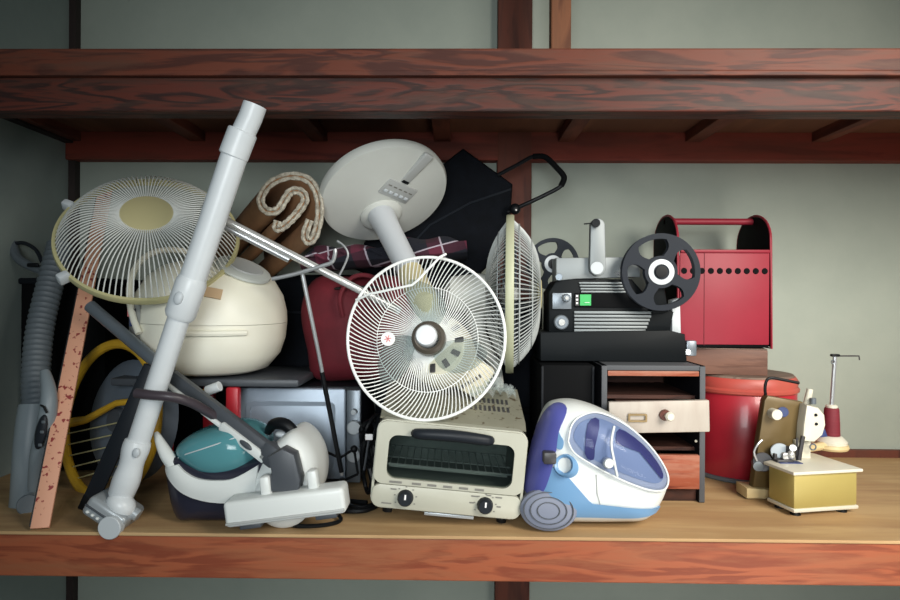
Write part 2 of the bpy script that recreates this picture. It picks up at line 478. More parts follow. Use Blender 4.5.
MB().lathe([(0,.017),(.05,.0155),(.054,.012),(0,.008)], Ml @ Matrix.Diagonal((1,.74,1,1)), 40).build('steam_cap', 'fan_panel', pn)
ha = math.radians(238); hv = Vector((math.cos(ha), math.sin(ha), 0))*.226; hz = Vector((-.135, .055, .225))
MB().tube([hv*math.cos(t)+hz*math.sin(t)*1.05+Vector((0,0,.12)) for t in [PI*i/24 for i in range(25)]], .009, 10).build('carry_handle', 'cream', CK)
a0, a1 = math.radians(268), math.radians(315)
MB().tube([(.220*math.cos(a0+(a1-a0)*i/14), .220*math.sin(a0+(a1-a0)*i/14), .125) for i in range(15)], .008, 8).build('grip_ridge', 'cream', CK)
a0, a1 = math.radians(205), math.radians(236)
n = 8; vs = []; fs = []
for i in range(n+1):
    t = a0+(a1-a0)*i/n
    vs += [(.2185*math.cos(t), .2185*math.sin(t), .09), (.2185*math.cos(t), .2185*math.sin(t), .20), (.205*math.cos(t), .205*math.sin(t), .09), (.203*math.cos(t), .203*math.sin(t), .20)]
for i in range(n):
    q = i*4; fs += [[q, q+4, q+5, q+1], [q+1, q+5, q+7, q+3], [q, q+2, q+6, q+4]]
pnl = MB().add(vs, fs).build('control_panel', 'fan_panel', CK)
for t, z0, col in ((214, .175, 'sticker_red'), (222, .15, 'blue_part'), (229, .17, 'panel_dark')):
    t = math.radians(t); 
    MB().box((.219*math.cos(t), .219*math.sin(t), z0), (.006, .016, .03), .002, I4).build('button', col, pnl)
t = math.radians(292)
MB().box((0,0,0), (.045,.003,.03), 0, frame((.202*math.cos(t), .202*math.sin(t), .232), (math.cos(t)*.85, math.sin(t)*.85, .5)) @ Matrix.Rotation(PI/2,4,'X')).build('paper_label', 'sticker_tan', CK)
# low stool under the cooker
ST = thing('low_stool', 'dark topped low stool with red legs, under the cream rice cooker', 'stool', (-.70, .46, 0))
MB().box((.01, 0, .312), (.53, .34, .022), .006).build('stool_top', 'charcoal', ST)
for x, y in ((.088, -.155), (.045, .15), (-.10, .155), (-.24, .155)):
    MB().box((x, y, .15), (.036, .03, .30), .006).build('leg', 'red_paint', ST)

# ------------------------------------------------------------------ white wand, front left
W = thing('stick_wand', 'long white extension wand with grey powered floor nozzle, leaning across the left pile', 'vacuum wand', (at(113, 510, .06).x, .06, 0))
p0, p1, p2, p3, p4 = at(255,105,.0), at(239,142,.01), at(187,296,.03), at(137,446,.045), at(119,491,.05)
d = (p4-p0).normalized()
MB().tube([p0, p0+d*.03, p1], [.0275,.0275,.028], 24).build('upper_tube', 'white_plastic', W, True)
MB().cyl(p0-d*.001, p0+d*.003, .021).build('tube_mouth', 'fan_panel', W, True)
MB().cyl(at(243,131,.008), at(233,157,.012), .0345).build('collar', 'white_plastic', W, True)
MB().tube([p1, p2], .031, 28).build('middle_tube', 'white_plastic', W, True)
q0, q1 = at(193,278,.027), at(179,318,.032)
lc = MB().tube([q0, q0+(q1-q0)*.12, q0+(q1-q0)*.9, q1], [.032,.036,.036,.031], 28).build('locking_collar', 'white_plastic', W, True)
bc = at(185,298,.029)
MB().ell((0,0,0), (.011,.006,.016), Matrix.Translation(bc+Vector((0,-.036,0))) @ Matrix.Rotation(math.radians(18),4,'Y')).build('release_button', 'grey_white', lc, True)
MB().tube([q1, p3], .026, 24).build('lower_tube', 'white_plastic', W, True)
hp = [at(139,438,.045), at(134,455,.042), at(128,476,.042), at(120,497,.05)]
hh = MB().tube(catmull(hp,4), [.020]+[.030+.002*math.sin(i) for i in range(10)]+[.030,.026], 24).build('cuff', 'white_plastic', W, True)
MB().ell((0,0,0), (.009,.005,.012), Matrix.Translation(at(136,453,.012)) @ Matrix.Rotation(math.radians(18),4,'Y')).build('cuff_button', 'grey_white', hh, True)
nd = math.radians(33)
Mn = Matrix.Translation(at(112,511,.042)) @ Matrix.Rotation(nd,4,'Y')
ns = MB().box((0,.01,.0), (.105,.10,.050), .012, Mn, 3).build('nozzle_body', 'silver_plastic', W, True)
MB().box((-.006,-.041,.002), (.088,.006,.004), .001, Mn).build('seam', 'charcoal', ns, True)
MB().cyl(Mn @ Vector((.030,-.030,-.008)), Mn @ Vector((.030,-.052,-.008)), .027).build('roller_cap', 'grey_white', ns, True)
MB().ell((.012,-.008,.030), (.036,.030,.027), Mn).build('swivel_joint', 'white_plastic', W, True)
MB().cyl(Mn @ Vector((.045,0,.026)), Mn @ Vector((.060,0,.026)), .015).build('swivel_pin', 'silver_plastic', W, True)
for x in (-.036,-.022,-.008):
    MB().ell((x,-.042,-.010), (.0045,.004,.0035), Mn).build('stud', 'shell_white', ns, True)

# ------------------------------------------------------------------ hose with grip, far left
H = thing('vacuum_hose', 'thick grey corrugated vacuum hose with a handle grip, standing at the far left', 'vacuum hose', (at(25,515,.16).x, .18, 0))
path = catmull([at(60,246,.42), at(50,285,.36), at(40,330,.30), at(36,375,.25), at(37,415,.22)], 26)
MB().tube(path, [.034+(.0025 if i % 3 == 0 else 0) for i in range(len(path))], 16).build('hose', 'hose_grey', H, True)
cuff = [at(34,405,.22), at(30,440,.20), at(26,480,.19), at(22,516,.19)]
MB().tube(catmull(cuff,4), [.036,.037,.038,.038,.038,.038,.037,.036,.035,.034,.033,.033,.032], 20).build('cuff', 'grip_grey', H, True)
gp = catmull([at(45,372,.17), at(49,395,.14), at(46,425,.13), at(38,455,.14), at(33,490,.16)], 5)
gr = MB().tube(gp, [.012+.010*math.sin(PI*i/(len(gp)-1)) for i in range(len(gp))], 14).build('grip', 'grip_grey', H, True)
MB().ell((0,0,0), (.014,.008,.045), Matrix.Translation(at(41,432,.108)) @ Matrix.Rotation(math.radians(12),4,'Y')).build('switch_panel', 'dark_plastic', gr, True)
for yy in (422, 432, 445):
    MB().box(at(42-(yy-432)*.15, yy, .099), (.010,.004,.008), .002).build('switch', 'hose_grey', gr, True)
MB().tube([at(41,405,.12), at(44,407,.105), at(47,413,.105)], .003, 8).build('trigger', 'black_plastic', gr, True)
MB().cyl(at(28,505,.155), at(28,505,.13), .026).build('end_wheel', 'hose_grey', H, True)
hk = catmull([at(12,243,.50), at(17,257,.48), at(30,266,.46), at(47,272,.44)], 5)
o = MB()
o.tube(hk, .014, 10)
HG = thing('hose_handle', 'small curved grey handle sticking out behind the hose at far left', 'handle', at(20,262,.5))
o.build('grip', 'hose_grey', HG, True)
MB().tube(catmull([at(13,244,.50), at(24,243,.49), at(36,250,.47), at(42,262,.45)], 4), .006, 8).build('trigger_bar', 'dark_plastic', HG, True)
MB().box(at(33,265,.42), (.035,.008,.012), .003, I4).build('inset', 'black_plastic', HG, True)
BX = thing('black_crate', 'tall black box in the dark corner at the left wall, behind the grey hose', 'box', (-1.22, .62, 0))
MB().box((0, 0, .30), (.27, .24, .59), .01).build('box_body', 'black_matte', BX)
MB().box((0, 0, .598), (.28, .25, .02), .006).build('box_lid', 'oven_black', BX)

# ------------------------------------------------------------------ yellow rimmed fan
yc = at(109,420,.31)
YF = thing('yellow_fan', 'old fan with a thick yellow rim and grey body, standing behind the white wand', 'fan', (yc.x, .30, 0))
Ry = .208
my = frame(yc, (-.46, -.87, .16))
my = my @ Matrix.Diagonal((.98,1.04,1,1))
MB().torus(Ry, .0135, my, 64, 10).build('rim', 'yellow', YF, True)
sp = my.inverted()
MB().tube([my @ Vector((-Ry,-.012,0)), my @ Vector((-.10,.0,.004)), my @ Vector((.04,.045,.010)), at(205,392,.22)], [.015,.011,.009,.008], 10).build('spoke', 'yellow', YF, True)
MB().cyl(at(207,391,.22), at(220,386,.215), .0135).build('spoke_cap', 'white_plastic', YF, True)
mb = MB()
for i in range(1, 7):
    v = -.012-.030*i; w_ = math.sqrt(max(0, Ry**2-v*v))
    mb.tube([my @ Vector((-w_, v, 0)), my @ Vector((w_*.7, v+.05, .0))], .002, 5)
mb.build('guard_wires', 'cream_rim', YF, True)
MB().lathe([(0,-.03),(.09,-.03),(.15,-.04),(.168,-.055),(.168,-.10),(.13,-.125),(0,-.125)], my, 48).build('fan_body', 'body_greyblue', YF, True)
MB().lathe([(0,-.01),(.03,-.012),(.035,-.03)], my, 24).build('hub', 'charcoal', YF, True)

# black flat bar
a = at(86,519,.13); a.z = .005; b = at(152,366,.14); d = b-a
KB = thing('flat_bar', 'flat black bar leaning between the white wand and the yellow fan', 'bar', a)
MB().box((0,0,d.length/2), (.040,.012,d.length), .003, frame((0,0,0), d, (1,.1,0))).build('bar', 'dark_plastic', KB)
MB().box((0,0,.02), (.042,.015,.04), .003, frame((0,0,0), d, (1,.1,0))).build('end_cap', 'black_plastic', KB)

# ------------------------------------------------------------------ teal canister vacuum
Yv = .165
s_ = lambda pts: pp(pts, .065)
vx = at(250,480,.13).x
V = thing('canister_vacuum', 'navy and white canister vacuum with turquoise dust cup, front left on the shelf', 'vacuum cleaner', (vx, Yv, 0))
out = s_([(163,460),(172,455),(190,464),(230,464),(258,456),(280,444),(298,452),(304,475),(304,500),(300,520),(280,526),(235,526),(190,525),(172,519),(163,485)])
out = [(x, max(z, .002)) for x, z in out]
ctr = at(242,486,.065)
PV = Puff(out, (ctr.x, ctr.z), Yv, .125, 5.5)
PV.body(MB()).build('lower_shell', 'navy', V, True)
lo = s_([(165,467),(172,477),(186,489),(204,496),(225,499),(258,499)])
hi = s_([(177,454),(182,462),(190,469),(202,475),(219,477),(238,475),(262,462)][1:])
lo = catmull([(x, 0, z) for x, z in lo], 5); hi = catmull([(x, 0, z) for x, z in hi], 5)
vs = []; fs = []; NB = len(lo); K = 5
for a_, b_ in zip(lo, hi):
    row = []
    for q in range(K+1):
        p_ = a_.lerp(b_, q/K); row.append((p_.x, PV.yc-PV.H(p_.x, p_.z)-.008-.004*math.sin(PI*q/K), p_.z))
    vs += row+[(row[-1][0], PV.yc-.0, row[-1][2]), (row[0][0], PV.yc-.0, row[0][2])]
W_ = K+3
for i in range(NB-1):
    for q in range(W_): fs.append([i*W_+q, i*W_+(q+1) % W_, (i+1)*W_+(q+1) % W_, (i+1)*W_+q])
fs += [list(range(W_)), [(NB-1)*W_+q for q in range(W_)]]
mb = MB(); mb.add(vs, fs)
mb.tube(catmull([at(156,433,.10), at(161,444,.085), at(168,457,.07), at(178,470,.062), at(188,478,.06)], 4), [.006+.0105*math.sin(min(1, i/9)*PI/2) for i in range(17)], 12)
mb.build('white_bumper', 'shell_white', V, True)
fd2 = s_([(240,483),(252,474),(262,457),(276,441),(292,431),(306,440),(316,458),(319,480),(312,500),(285,503),(258,499),(246,494)])
fq = at(284,470,.065); PF = Puff(fd2, (fq.x, fq.z), Yv-.03, .106, 4.0)
PF.body(MB()).build('white_fender', 'shell_white', V, True)
tc_ = s_([(170,455),(180,440),(205,430),(232,427),(252,435),(260,448),(254,466),(236,477),(212,480),(190,474)])
cq = at(215,452,.065); PC = Puff(tc_, (cq.x, cq.z), Yv-.02, .112, 3.0)
dc = PC.body(MB()).build('dust_cup', 'teal_cup', V, True)
PI_ = Puff(s_([(180,453),(188,442),(208,433),(232,431),(246,439),(248,450),(238,462),(214,468),(196,463)]), (cq.x, cq.z), Yv-.02, .095, 3.0)
PI_.body(MB()).build('inner_cup', 'teal_core', dc, True)
sm_ = []
for x_, y_ in ((178,458),(190,452),(205,447),(220,442),(236,437)):
    q_ = at(x_, y_, .06); sm_.append(Vector((q_.x, PC.yc-PC.H(q_.x, q_.z)-.0005, q_.z)))
MB().tube(sm_, .0016, 6).build('seam', 'grey_white', dc, True)
wc = at(284,506,.045)
wh = MB().lathe([(0,.012),(.047,.010),(.065,.004),(.071,-.004),(.071,-.03),(0,-.03)], frame((wc.x, .030, .072), (0,-1,0)), 48).build('wheel', 'shell_white', V, True)
MB().torus(.066, .006, frame((wc.x, .042, .072), (0,-1,0)), 40, 8).build('tyre', 'charcoal', wh, True)
MB().lathe([(0,.02),(.02,.016),(.03,.008)], frame((wc.x, .030, .072), (0,-1,0)), 30).build('wheel_cap', 'grey_white', wh, True)
hd = catmull([at(268,432,.14), at(274,424,.12), at(286,425,.11), at(296,436,.11), at(305,449,.12)], 5)
MB().tube(hd, [.010+.006*math.sin(PI*i/(len(hd)-1)) for i in range(len(hd))], 12).build('carry_handle', 'black_plastic', V, True)
MB().ell((0,0,0), (.02,.015,.009), Matrix.Translation(at(283,434,.12))).build('handle_pad', 'grey_white', V, True)
hs = catmull([at(136,393,.0), at(150,395,-.005), at(172,397,.0), at(192,403,.03), at(215,416,.09), at(240,428,.16), at(258,446,.12)], 8)
MB().tube(hs, .0115, 12).build('hose', 'tube_brown', V, True)
cdp = catmull([Vector((at(318,480,.12).x,.12,.06)), Vector((at(333,500,.10).x,.11,.02)), Vector((at(340,510,.07).x,.08,.006)), Vector((at(325,524,.04).x,.045,.006)), Vector((at(300,528,.035).x,.035,.006)), Vector((at(283,528,.04).x,.05,.006))], 6)
MB().tube(cdp, .005, 8).build('power_cord', 'black_plastic', V, True)

# grey wand with the white floor head
fa = at(90,306,.22); fb = at(170,374,.15); fc = at(222,418,.10); fd_ = at(272,452,.045); fe = at(292,470,.02)
FH = thing('floor_wand', 'grey wand with wide white floor head, lying across the turquoise canister vacuum', 'vacuum wand', (at(288,500,.0).x, .0, .02))
MB().tube([fa, fb], .0165, 16).build('upper_tube', 'steel_grey', FH, True)
dd = (fd_-fb).normalized(); up = Vector((0,-.35,.94)); sd = dd.cross(Vector((0,-1,0))).normalized()
Mw = frame(fb, dd, (0,-1,0)); L = (fd_-fb).length
MB().box((0,0,L/2), (.030,.034,L), .010, Mw).build('dark_tube', 'charcoal', FH, True)
wsd = 1 if (Mw.to_3x3() @ Vector((0,1,0))).z < 0 else -1
MB().box((.004,.021*wsd,L*.34), (.026,.012,L*.66), .004, Mw).build('white_rail', 'shell_white', FH, True)
sl = MB().box((.008,.018*wsd,L*.80), (.030,.024,L*.42), .006, Mw).build('slide_grip', 'shell_white', FH, True)
MB().ell((.024,.016*wsd,L*.84), (.004,.007,.020), Mw).build('slide_button', 'charcoal', sl, True)
el = MB().box((0,.004*wsd,L+.004), (.046,.052,.050), .010, Mw).build('elbow', 'charcoal', FH, True)
yk = pp([(270,455),(284,447),(296,453),(302,478),(300,490),(271,490),(273,470)], .0)
MB().prism(yk, -.018, .030, .006).build('yoke', 'charcoal', FH, True)
hl, hr = at(229,511,-.012), at(347,496,-.012)
xh = (hr-hl).normalized(); xh.y = 0; xh.normalize(); Mh = Matrix((xh, Vector((0,1,0)), xh.cross(Vector((0,1,0))))).transposed().to_4x4(); Mh.translation = (hl+hr)/2
Lh = (hr-hl).length
zv = Mh.to_3x3()
hb = MB().box((0,0,0), (Lh,.070,.060), .010, Mh, 3).build('head_body', 'shell_white', FH, True)
MB().box((0,-.035,-.020), (Lh*.985,.006,.006), .002, Mh).build('front_lip', 'fan_panel', hb, True)
for x in (-.045,.065):
    MB().box((x,.005,.045), (.024,.034,.052), .007, Mh).build('yoke_arm', 'shell_white', hb, True)
for x in (-.085,.09):
    MB().box((x,0,-.034), (.05,.05,.012), .003, Mh).build('sole_pad', 'charcoal', hb, True)

# ------------------------------------------------------------------ silver oven behind
x0 = at(237,400,.38).x; x1 = at(361,400,.38).x
OV = thing('countertop_oven', 'silver blue countertop oven with side knobs, behind the turquoise canister vacuum', 'oven', ((x0+x1)/2, .38, 0))
w = x1-x0; hO = .292
MB().box((0,.16,hO/2+.004), (w,.28,hO-.008), .012).build('oven_body', 'oven_black', OV)
MB().prism(rrect(-w/2,.012,w/2-.045,hO-.006,.012), .0,.024,.004).build('door', 'oven_silver', OV)
MB().ring(rrect(-w/2+.028,.05,w/2-.075,hO-.045,.02), rrect(-w/2+.040,.062,w/2-.087,hO-.057,.014), -.004, .004).build('door_ridge', 'oven_silver', OV)
MB().box((w/2-.022,.012,hO/2), (.042,.02,hO-.02), .004).build('control_panel', 'steel_grey', OV)
for z in (.175,.095,.22):
    r = .020 if z < .2 else .008
    MB().cyl((w/2-.018,.004,z), (w/2-.018,-.022,z), r).build('knob', 'silver_plastic', OV)

# maroon bag on top of the oven
mo = at(345,390,.52)
BG = thing('maroon_bag', 'dark maroon soft bag on the silver blue oven, behind the upturned fan', 'bag', (at(367,330,.50).x, .52, .297))
bo = [(-.155,.0),(.0,-.0),(.15,.0),(.17,.08),(.165,.20),(.14,.30),(.06,.325),(-.05,.32),(-.16,.315),(-.205,.22),(-.185,.09)]
PB = Puff(bo, (0,.16), .0, .098, 3.0)
PB.body(MB()).build('bag_body', 'maroon', BG)
MB().tube(catmull([(-.155,-.03,.27),(-.05,-.10,.285),(.06,-.10,.285),(.15,-.03,.27)],6), .004, 6).build('zip', 'black_edge', BG)
MB().tube(catmull([(-.06,-.113,.20),(-.065,-.125,.26),(-.03,-.11,.315),(.03,-.11,.315),(.065,-.125,.26),(.06,-.113,.20)],5), .007, 8).build('handle', 'maroon', BG)

# ------------------------------------------------------------------ black luggage
TS = thing('standing_suitcase', 'black upright suitcase at the back wall behind the toaster oven', 'suitcase', (.02, .705, 0))
MB().box((0,0,.285), (.56,.13,.52), .03, I4, 3).build('case_body', 'black_fabric', TS)
for z in (.18,.45): MB().box((0,-.068,z), (.50,.012,.02), .004).build('strap', 'black_matte', TS)
for x in (-.24,.24):
    MB().cyl((x,-.02,.022), (x,.02,.022), .022).build('wheel', 'black_plastic', TS)
MB().tube(catmull([(-.07,0,.535),(-.06,0,.553),(.06,0,.553),(.07,0,.535)],4), .006, 8).build('handle', 'black_plastic', TS)

Yt = .625
pts = [(463,147),(513,183),(511,216),(492,262),(470,284),(400,290),(352,268),(366,236),(408,190)]
TB = thing('trolley_bag', 'black trolley bag with pull handle, tilted on top of the pile against the wooden post', 'suitcase', (at(440,280,.66).x, .66, .66))
mb = MB(); mb.prism(pp(pts, Yt), Yt, .75, .022); mb.build('bag_body', 'black_fabric', TB, True)
mb = MB(); mb.tube([at(395,262,Yt-.002), at(430,225,Yt-.004), at(470,203,Yt-.004), at(511,189,Yt)], .004, 6); mb.build('seam', 'dark_plastic', TB, True)
hpts = catmull([at(498,175,.62), at(517,165,.60), at(533,156.5,.58), at(545,157,.57), at(556,167,.565), at(564,177,.56), at(561,186,.56), at(545,195,.57), at(528,203,.58), at(508,212,.60)], 5)
hn = MB().tube(hpts, .0065, 10).build('pull_handle', 'black_plastic', TB, True)
g0 = catmull([at(533,156.5,.58), at(545,157,.57), at(556,167,.565), at(564,177,.56), at(561,186,.56)], 5)
MB().tube(g0, .0095, 10).build('grip', 'black_matte', hn, True)
MB().ell((0,0,0), (.018,.016,.018), Matrix.Translation(at(515,209,.59))).build('handle_socket', 'black_plastic', TB, True)
MB().ell((0,0,0), (.004,.004,.004), Matrix.Translation(at(516,210,.572))).build('rivet', 'chrome', TB, True)

DC = thing('dark_backing', 'large flat dark backing added to darken the back wall behind the cream rice cooker', 'case', (-.70, .745, 0))  # added slab, keeps the area behind the cooker dark
MB().box((0,0,.32), (.74,.075,.62), .03, I4, 3).build('case_body', 'black_fabric', DC)
MB().tube([(-.33,-.039,.50),(.33,-.039,.50)], .004, 6).build('zip', 'dark_plastic', DC)
MB().tube(catmull([(-.07,0,.622),(-.06,0,.648),(.06,0,.648),(.07,0,.622)],4), .006, 8).build('handle', 'black_plastic', DC)

# plaid blanket, folded
BL = thing('plaid_blanket', 'folded dark plaid blanket in navy and wine red, under the round fan base', 'blanket', (at(375,270,.52).x, .51, .648), (0, math.radians(-5), 0))
nx, ny = 44, 16
for layer in (0,):
    vs = []; fs = []
    X0 = at(306,250,.50).x-at(375,270,.52).x; X1 = at(468,250,.50).x-at(375,270,.52).x
    def prof2(u, v):
        x = X0+(X1-X0)*u
        top = .062+.012*math.sin(9*u+1)+.008*math.sin(23*u)+.01*math.sin(5*v+4*u)
        return x, top
    ring = []
    for i in range(nx+1):
        u = i/nx; x, top = prof2(u, 0)
        e = .55+.45*math.sin(PI*min(1, max(0, u*6)) / 2) if u < .17 else 1
        w0 = .012*math.sin(14*u)
        loop = [(-.055+w0, .0), (-.085+w0, .018), (-.090+w0, .036), (-.080+w0, .052*e), (-.05, top*e), (0, top*e+.004), (.04, top*e), (.05, .03), (.045, .0)]
        ring.append([len(vs)+q for q in range(len(loop))]); vs += [(x, y, z) for y, z in loop]
    for a_, b_ in zip(ring, ring[1:]):
        m_ = len(a_)
        for q in range(m_): fs.append([a_[q], a_[(q+1) % m_], b_[(q+1) % m_], b_[q]])
    fs.append(ring[0][::-1]); fs.append(ring[-1])
    MB().add(vs, fs).build('folded_cloth', 'plaid', BL)
b0 = BL.location
MB().tube(catmull([(X0+.02+.012*i, -.092+.004*math.sin(i*1.7), .040+.010*math.sin(i*.9)) for i in range(20)], 3), .006, 6).build('hem', 'plaid', BL)

# ------------------------------------------------------------------ rolled mat
RM = thing('rolled_mat', 'folded brown woven mat with beige edges, between the white wand and round fan base', 'mat', at(270,240,.52))
prof_px = [(320,252),(316,270),(330,268),(350,252),(372,228),(388,200),(378,180),(354,178),(338,198),(318,226),(290,226),(277,198),(300,160),(350,140),(396,150),(420,188),(424,240),(412,290),(396,304),(388,286),(400,250)]
prof_px = [(150+x/2.5, 120+y/2.5) for x, y in prof_px]
Ye = .34
pc = [at(x, y, Ye) for x, y in prof_px]
line = catmull(pc, 5)
ax = Vector((-.26, .36, -.12))
def sheet(off, half):
    vs = []; fs = []; N = len(line)
    for i in range(N):
        t = (line[min(i+1,N-1)]-line[max(i-1,0)]).normalized(); nn = Vector((-t.z, 0, t.x))
        for sgn in (-1,1):
            q = line[i]+nn*(off+sgn*half)
            vs += [q, q+ax]
    for i in range(N-1):
        a_ = i*4; b_ = a_+4
        fs += [[a_, b_, b_+1, a_+1], [a_+2, a_+3, b_+3, b_+2], [a_, a_+2, b_+2, b_], [a_+1, b_+1, b_+3, a_+3]]
    fs += [[0,1,3,2], [(N-1)*4, (N-1)*4+2, (N-1)*4+3, (N-1)*4+1]]
    return vs, fs
mb = MB(); mb.add(*sheet(0, .0095)); mb.build('woven_sheet', 'mat_brown', RM, True)
mb = MB()
for off in (-.0068, .0068):
    pts = []
    for i in range(len(line)):
        t = (line[min(i+1,len(line)-1)]-line[max(i-1,0)]).normalized(); nn = Vector((-t.z,0,t.x))
        pts.append(line[i]+nn*off+Vector((0,-.001,0)))
    mb.tube(pts, [.0056+.0012*math.sin(i*2.1) for i in range(len(pts))], 7)
mb.build('edge_binding', 'mat_edge', RM, True)

# ------------------------------------------------------------------ chrome pole + thin stand
CP = thing('chrome_pole', 'shiny chrome pole lying across from the white wand to the upturned fan', 'pole', at(395,310,.22))
ca, cb = at(205,210,.13), at(396,309,.25)
MB().tube([ca, cb], .0105, 16).build('outer_tube', 'chrome', CP, True)
MB().tube([ca+Vector((0,.008,-.017)), ca+(cb-ca)*.42+Vector((0,.008,-.017))], .0085, 12).build('side_tube', 'wire_metal', CP, True)
MB().cyl(cb, cb+(cb-ca).normalized()*.012, .012).build('end_cap', 'grey_white', CP, True)
TSd = thing('hook_stand', 'thin metal rod stand with hooked arm, beside the silver blue oven', 'stand', (at(342,480,.22).x, .22, 0))
MB().tube([at(302,272,.14), at(318,350,.17), at(342,475,.22)], [.0052,.0050,.0052], 10).build('rod', 'wire_metal', TSd, True)
MB().tube([at(322,372,.178), at(341.5,472,.219)], .0062, 10).build('lower_sleeve', 'black_plastic', TSd, True)
MB().tube(catmull([at(272,279,.12), at(295,274,.12), at(322,266,.12), at(332,262,.12), at(335,254,.12), at(335,249,.12)], 5), .0052, 10).build('hooked_arm', 'wire_metal', TSd, True)
MB().tube(catmull([at(337,241,.14), at(344,246,.14), at(348,254,.14), at(345,264,.14), at(339,276,.14)], 5), .0028, 8).build('wire_hook', 'wire_metal', TSd, True)
fr = [at(322,450,.24), at(321,480,.24), at(345,480,.24), at(358,474,.24), at(354,449,.24), at(340,458,.24)]
cf = MB()
for i in range(len(fr)): cf.tube([fr[i], fr[(i+1) % len(fr)]], .004, 6)
cf.ell((0,0,0), (.010,.010,.010), Matrix.Translation(fr[0])).ell((0,0,0), (.010,.010,.010), Matrix.Translation(fr[4]))
cf.build('base_clamp', 'black_plastic', TSd, True)
fx = at(342,478,.22)
MB().tube([fx, Vector((fx.x+.004,.22,.010)), Vector((fx.x+.07,.20,.010))], .007, 8).build('foot', 'black_plastic', TSd, True)

# ------------------------------------------------------------------ cord bundle
CB = thing('cord_bundle', 'tangled black power cords with a white tag, between silver oven and toaster oven', 'cord', (at(362,500,.22).x, .22, 0))
mb = MB(); cx = at(368,480,.28).x
for q in range(5):
    pts = []
    for i in range(22):
        t = 2*PI*i/21
        pts.append(Vector((cx+(.016+.002*q)*math.cos(t+q), .275+.02*math.sin(t*2+q)+.008*q, .09+.02*q+(.075-.006*q)*math.sin(t))))
    mb.tube(pts, .006, 7)
mb.tube(catmull([Vector((cx-.04,.2,.008)), Vector((cx-.02,.17,.008)), Vector((cx+.02,.18,.008)), Vector((cx+.03,.22,.02)), Vector((cx+.01,.24,.09))],6), .007, 7)
mb.tube(catmull([Vector((cx-.07,.16,.008)), Vector((cx-.03,.14,.009)), Vector((cx+.02,.15,.010)), Vector((cx+.04,.20,.02)), Vector((cx+.02,.25,.10))],6), .007, 7)
mb.build('loops', 'black_plastic', CB, True)
MB().box(at(369,437,.20), (.020,.004,.016), .002, I4).build('tag', 'sticker', CB, True)
MB().tube(catmull([at(369,437,.205), at(367,450,.22), at(364,470,.235)],4), .003, 6).build('tag_cord', 'charcoal', CB, True)

# ------------------------------------------------------------------ upturned fan
base = at(385,196,.42); head = at(436,336,.155)
UF = thing('upturned_fan', 'white pedestal fan lying upside down with its round base in the air', 'fan', at(427,418,.12))
dF = (head-base).normalized()
Rb = 66/sc(.42)
Mb_ = frame(base, dF, (1,0,.3))
MB().lathe([(0,-.035),(Rb*.92,-.035),(Rb*.985,-.026),(Rb,-.010),(Rb*.97,.004),(Rb*.80,.011),(Rb*.45,.017),(Rb*.2,.019),(0,.019)], Mb_, 72).build('base', 'fan_body', UF, True)
mi = Mb_.inverted()
def onbase(px, py, h):
    """point on the base plate plane, given a place in the picture"""
    o = CAM; q = at(px, py, .4)-CAM; n_ = dF; t = (base+n_*h-o).dot(n_)/q.dot(n_); return o+q*t
s0, s1 = onbase(428,156,.011), onbase(405,181,.014)
xx = (s1-s0); Mslot = frame((s0+s1)/2, dF, xx)
MB().box((0,0,0), (xx.length*1.15,.034,.014), .006, Mslot, 3).build('slot_cover', 'fan_panel', UF, True)
MB().box((xx.length*.50,0,.004), (.010,.024,.010), .002, Mslot).build('slider', 'black_plastic', UF, True)
c0 = onbase(398,191,.0175); Mp_ = frame(c0, dF, xx)
cp = MB().box((0,0,0), (.060,.112,.008), .003, Mp_).build('control_panel', 'fan_panel', UF, True)
for i in range(5):
    MB().box((.012,-.040+.020*i,.005), (.010,.013,.005), .002, Mp_).build('switch_button', 'grey_white', cp, True)
for i in range(5):
    MB().box((-.010,-.040+.020*i,.0042), (.004,.012,.001), 0, Mp_).build('mark', 'mark', cp, True)
bq = onbase(381,214,.014)
MB().lathe([(.066,-.004),(.064,.008),(.056,.016),(.048,.019),(0,.021)], frame(bq, dF), 48).build('pole_socket', 'fan_body', UF, True)
ps, pe = onbase(381,215,.03), at(424,300,.20)
dp = (pe-ps)
MB().tube([ps-dp*.02, ps+dp*.12, ps+dp*.16, ps+dp*.8, pe], [.042,.039,.037,.033,.032], 28).build('pole', 'fan_grey', UF, True)
MB().tube([pe-dp*.30, pe+dp*.02, at(430,318,.205)], [.036,.036,.030], 20).build('neck', 'neck_cream', UF, True)
gcn = at(426,336.5,.10); nrmf = Vector((-.03,-1,.21)).normalized()
Mf = frame(gcn, nrmf); Rg = 79/sc(.10)
# dished guard: hub behind, rim towards the room
Mdish = Mf
g = MB()
nW = 108
for i in range(nW):
    a0 = 2*PI*i/nW; pts = []
    for j in range(11):
        u = j/10; r = .036+(Rg-.036)*u
        a_ = a0+.34*u-.75*max(0, u-.60)
        z = -.060*(1-u**2.6)
        pts.append((r*math.cos(a_), r*math.sin(a_)*1.04, z))
    g.tube(pts, .00145, 5, False, Mdish, False)
g.torus(Rg*.66, .0010, Mdish @ Matrix.Translation((0,0,-.043)) @ Matrix.Diagonal((1,1.04,1,1)), 60, 5)
gu = g.build('wire_guard', 'white_wire', UF, True)
MB().torus(Rg, .0038, Mdish @ Matrix.Diagonal((1,1.04,1,1)), 80, 8).build('rim', 'white_wire', UF, True)
hw = [at(440,256,.10), at(417,275,.085), at(396,285,.085), at(372,292,.09), at(360,296,.11)]
hw = [at(446,254,.10), at(440,257,.09), at(418,280,.085), at(412,285,.085), at(370,294,.09), at(356,300,.11)]
MB().tube(hw, .0032, 7).build('handle_wire', 'white_wire', gu, True)
hc = at(426,338,.13)
MB().lathe([(.040,-.03),(.044,.0),(.042,.026),(.034,.032),(.028,.030)], frame(at(429,339,.135), nrmf), 36).build('mount_ring', 'hub_dark', UF, True)
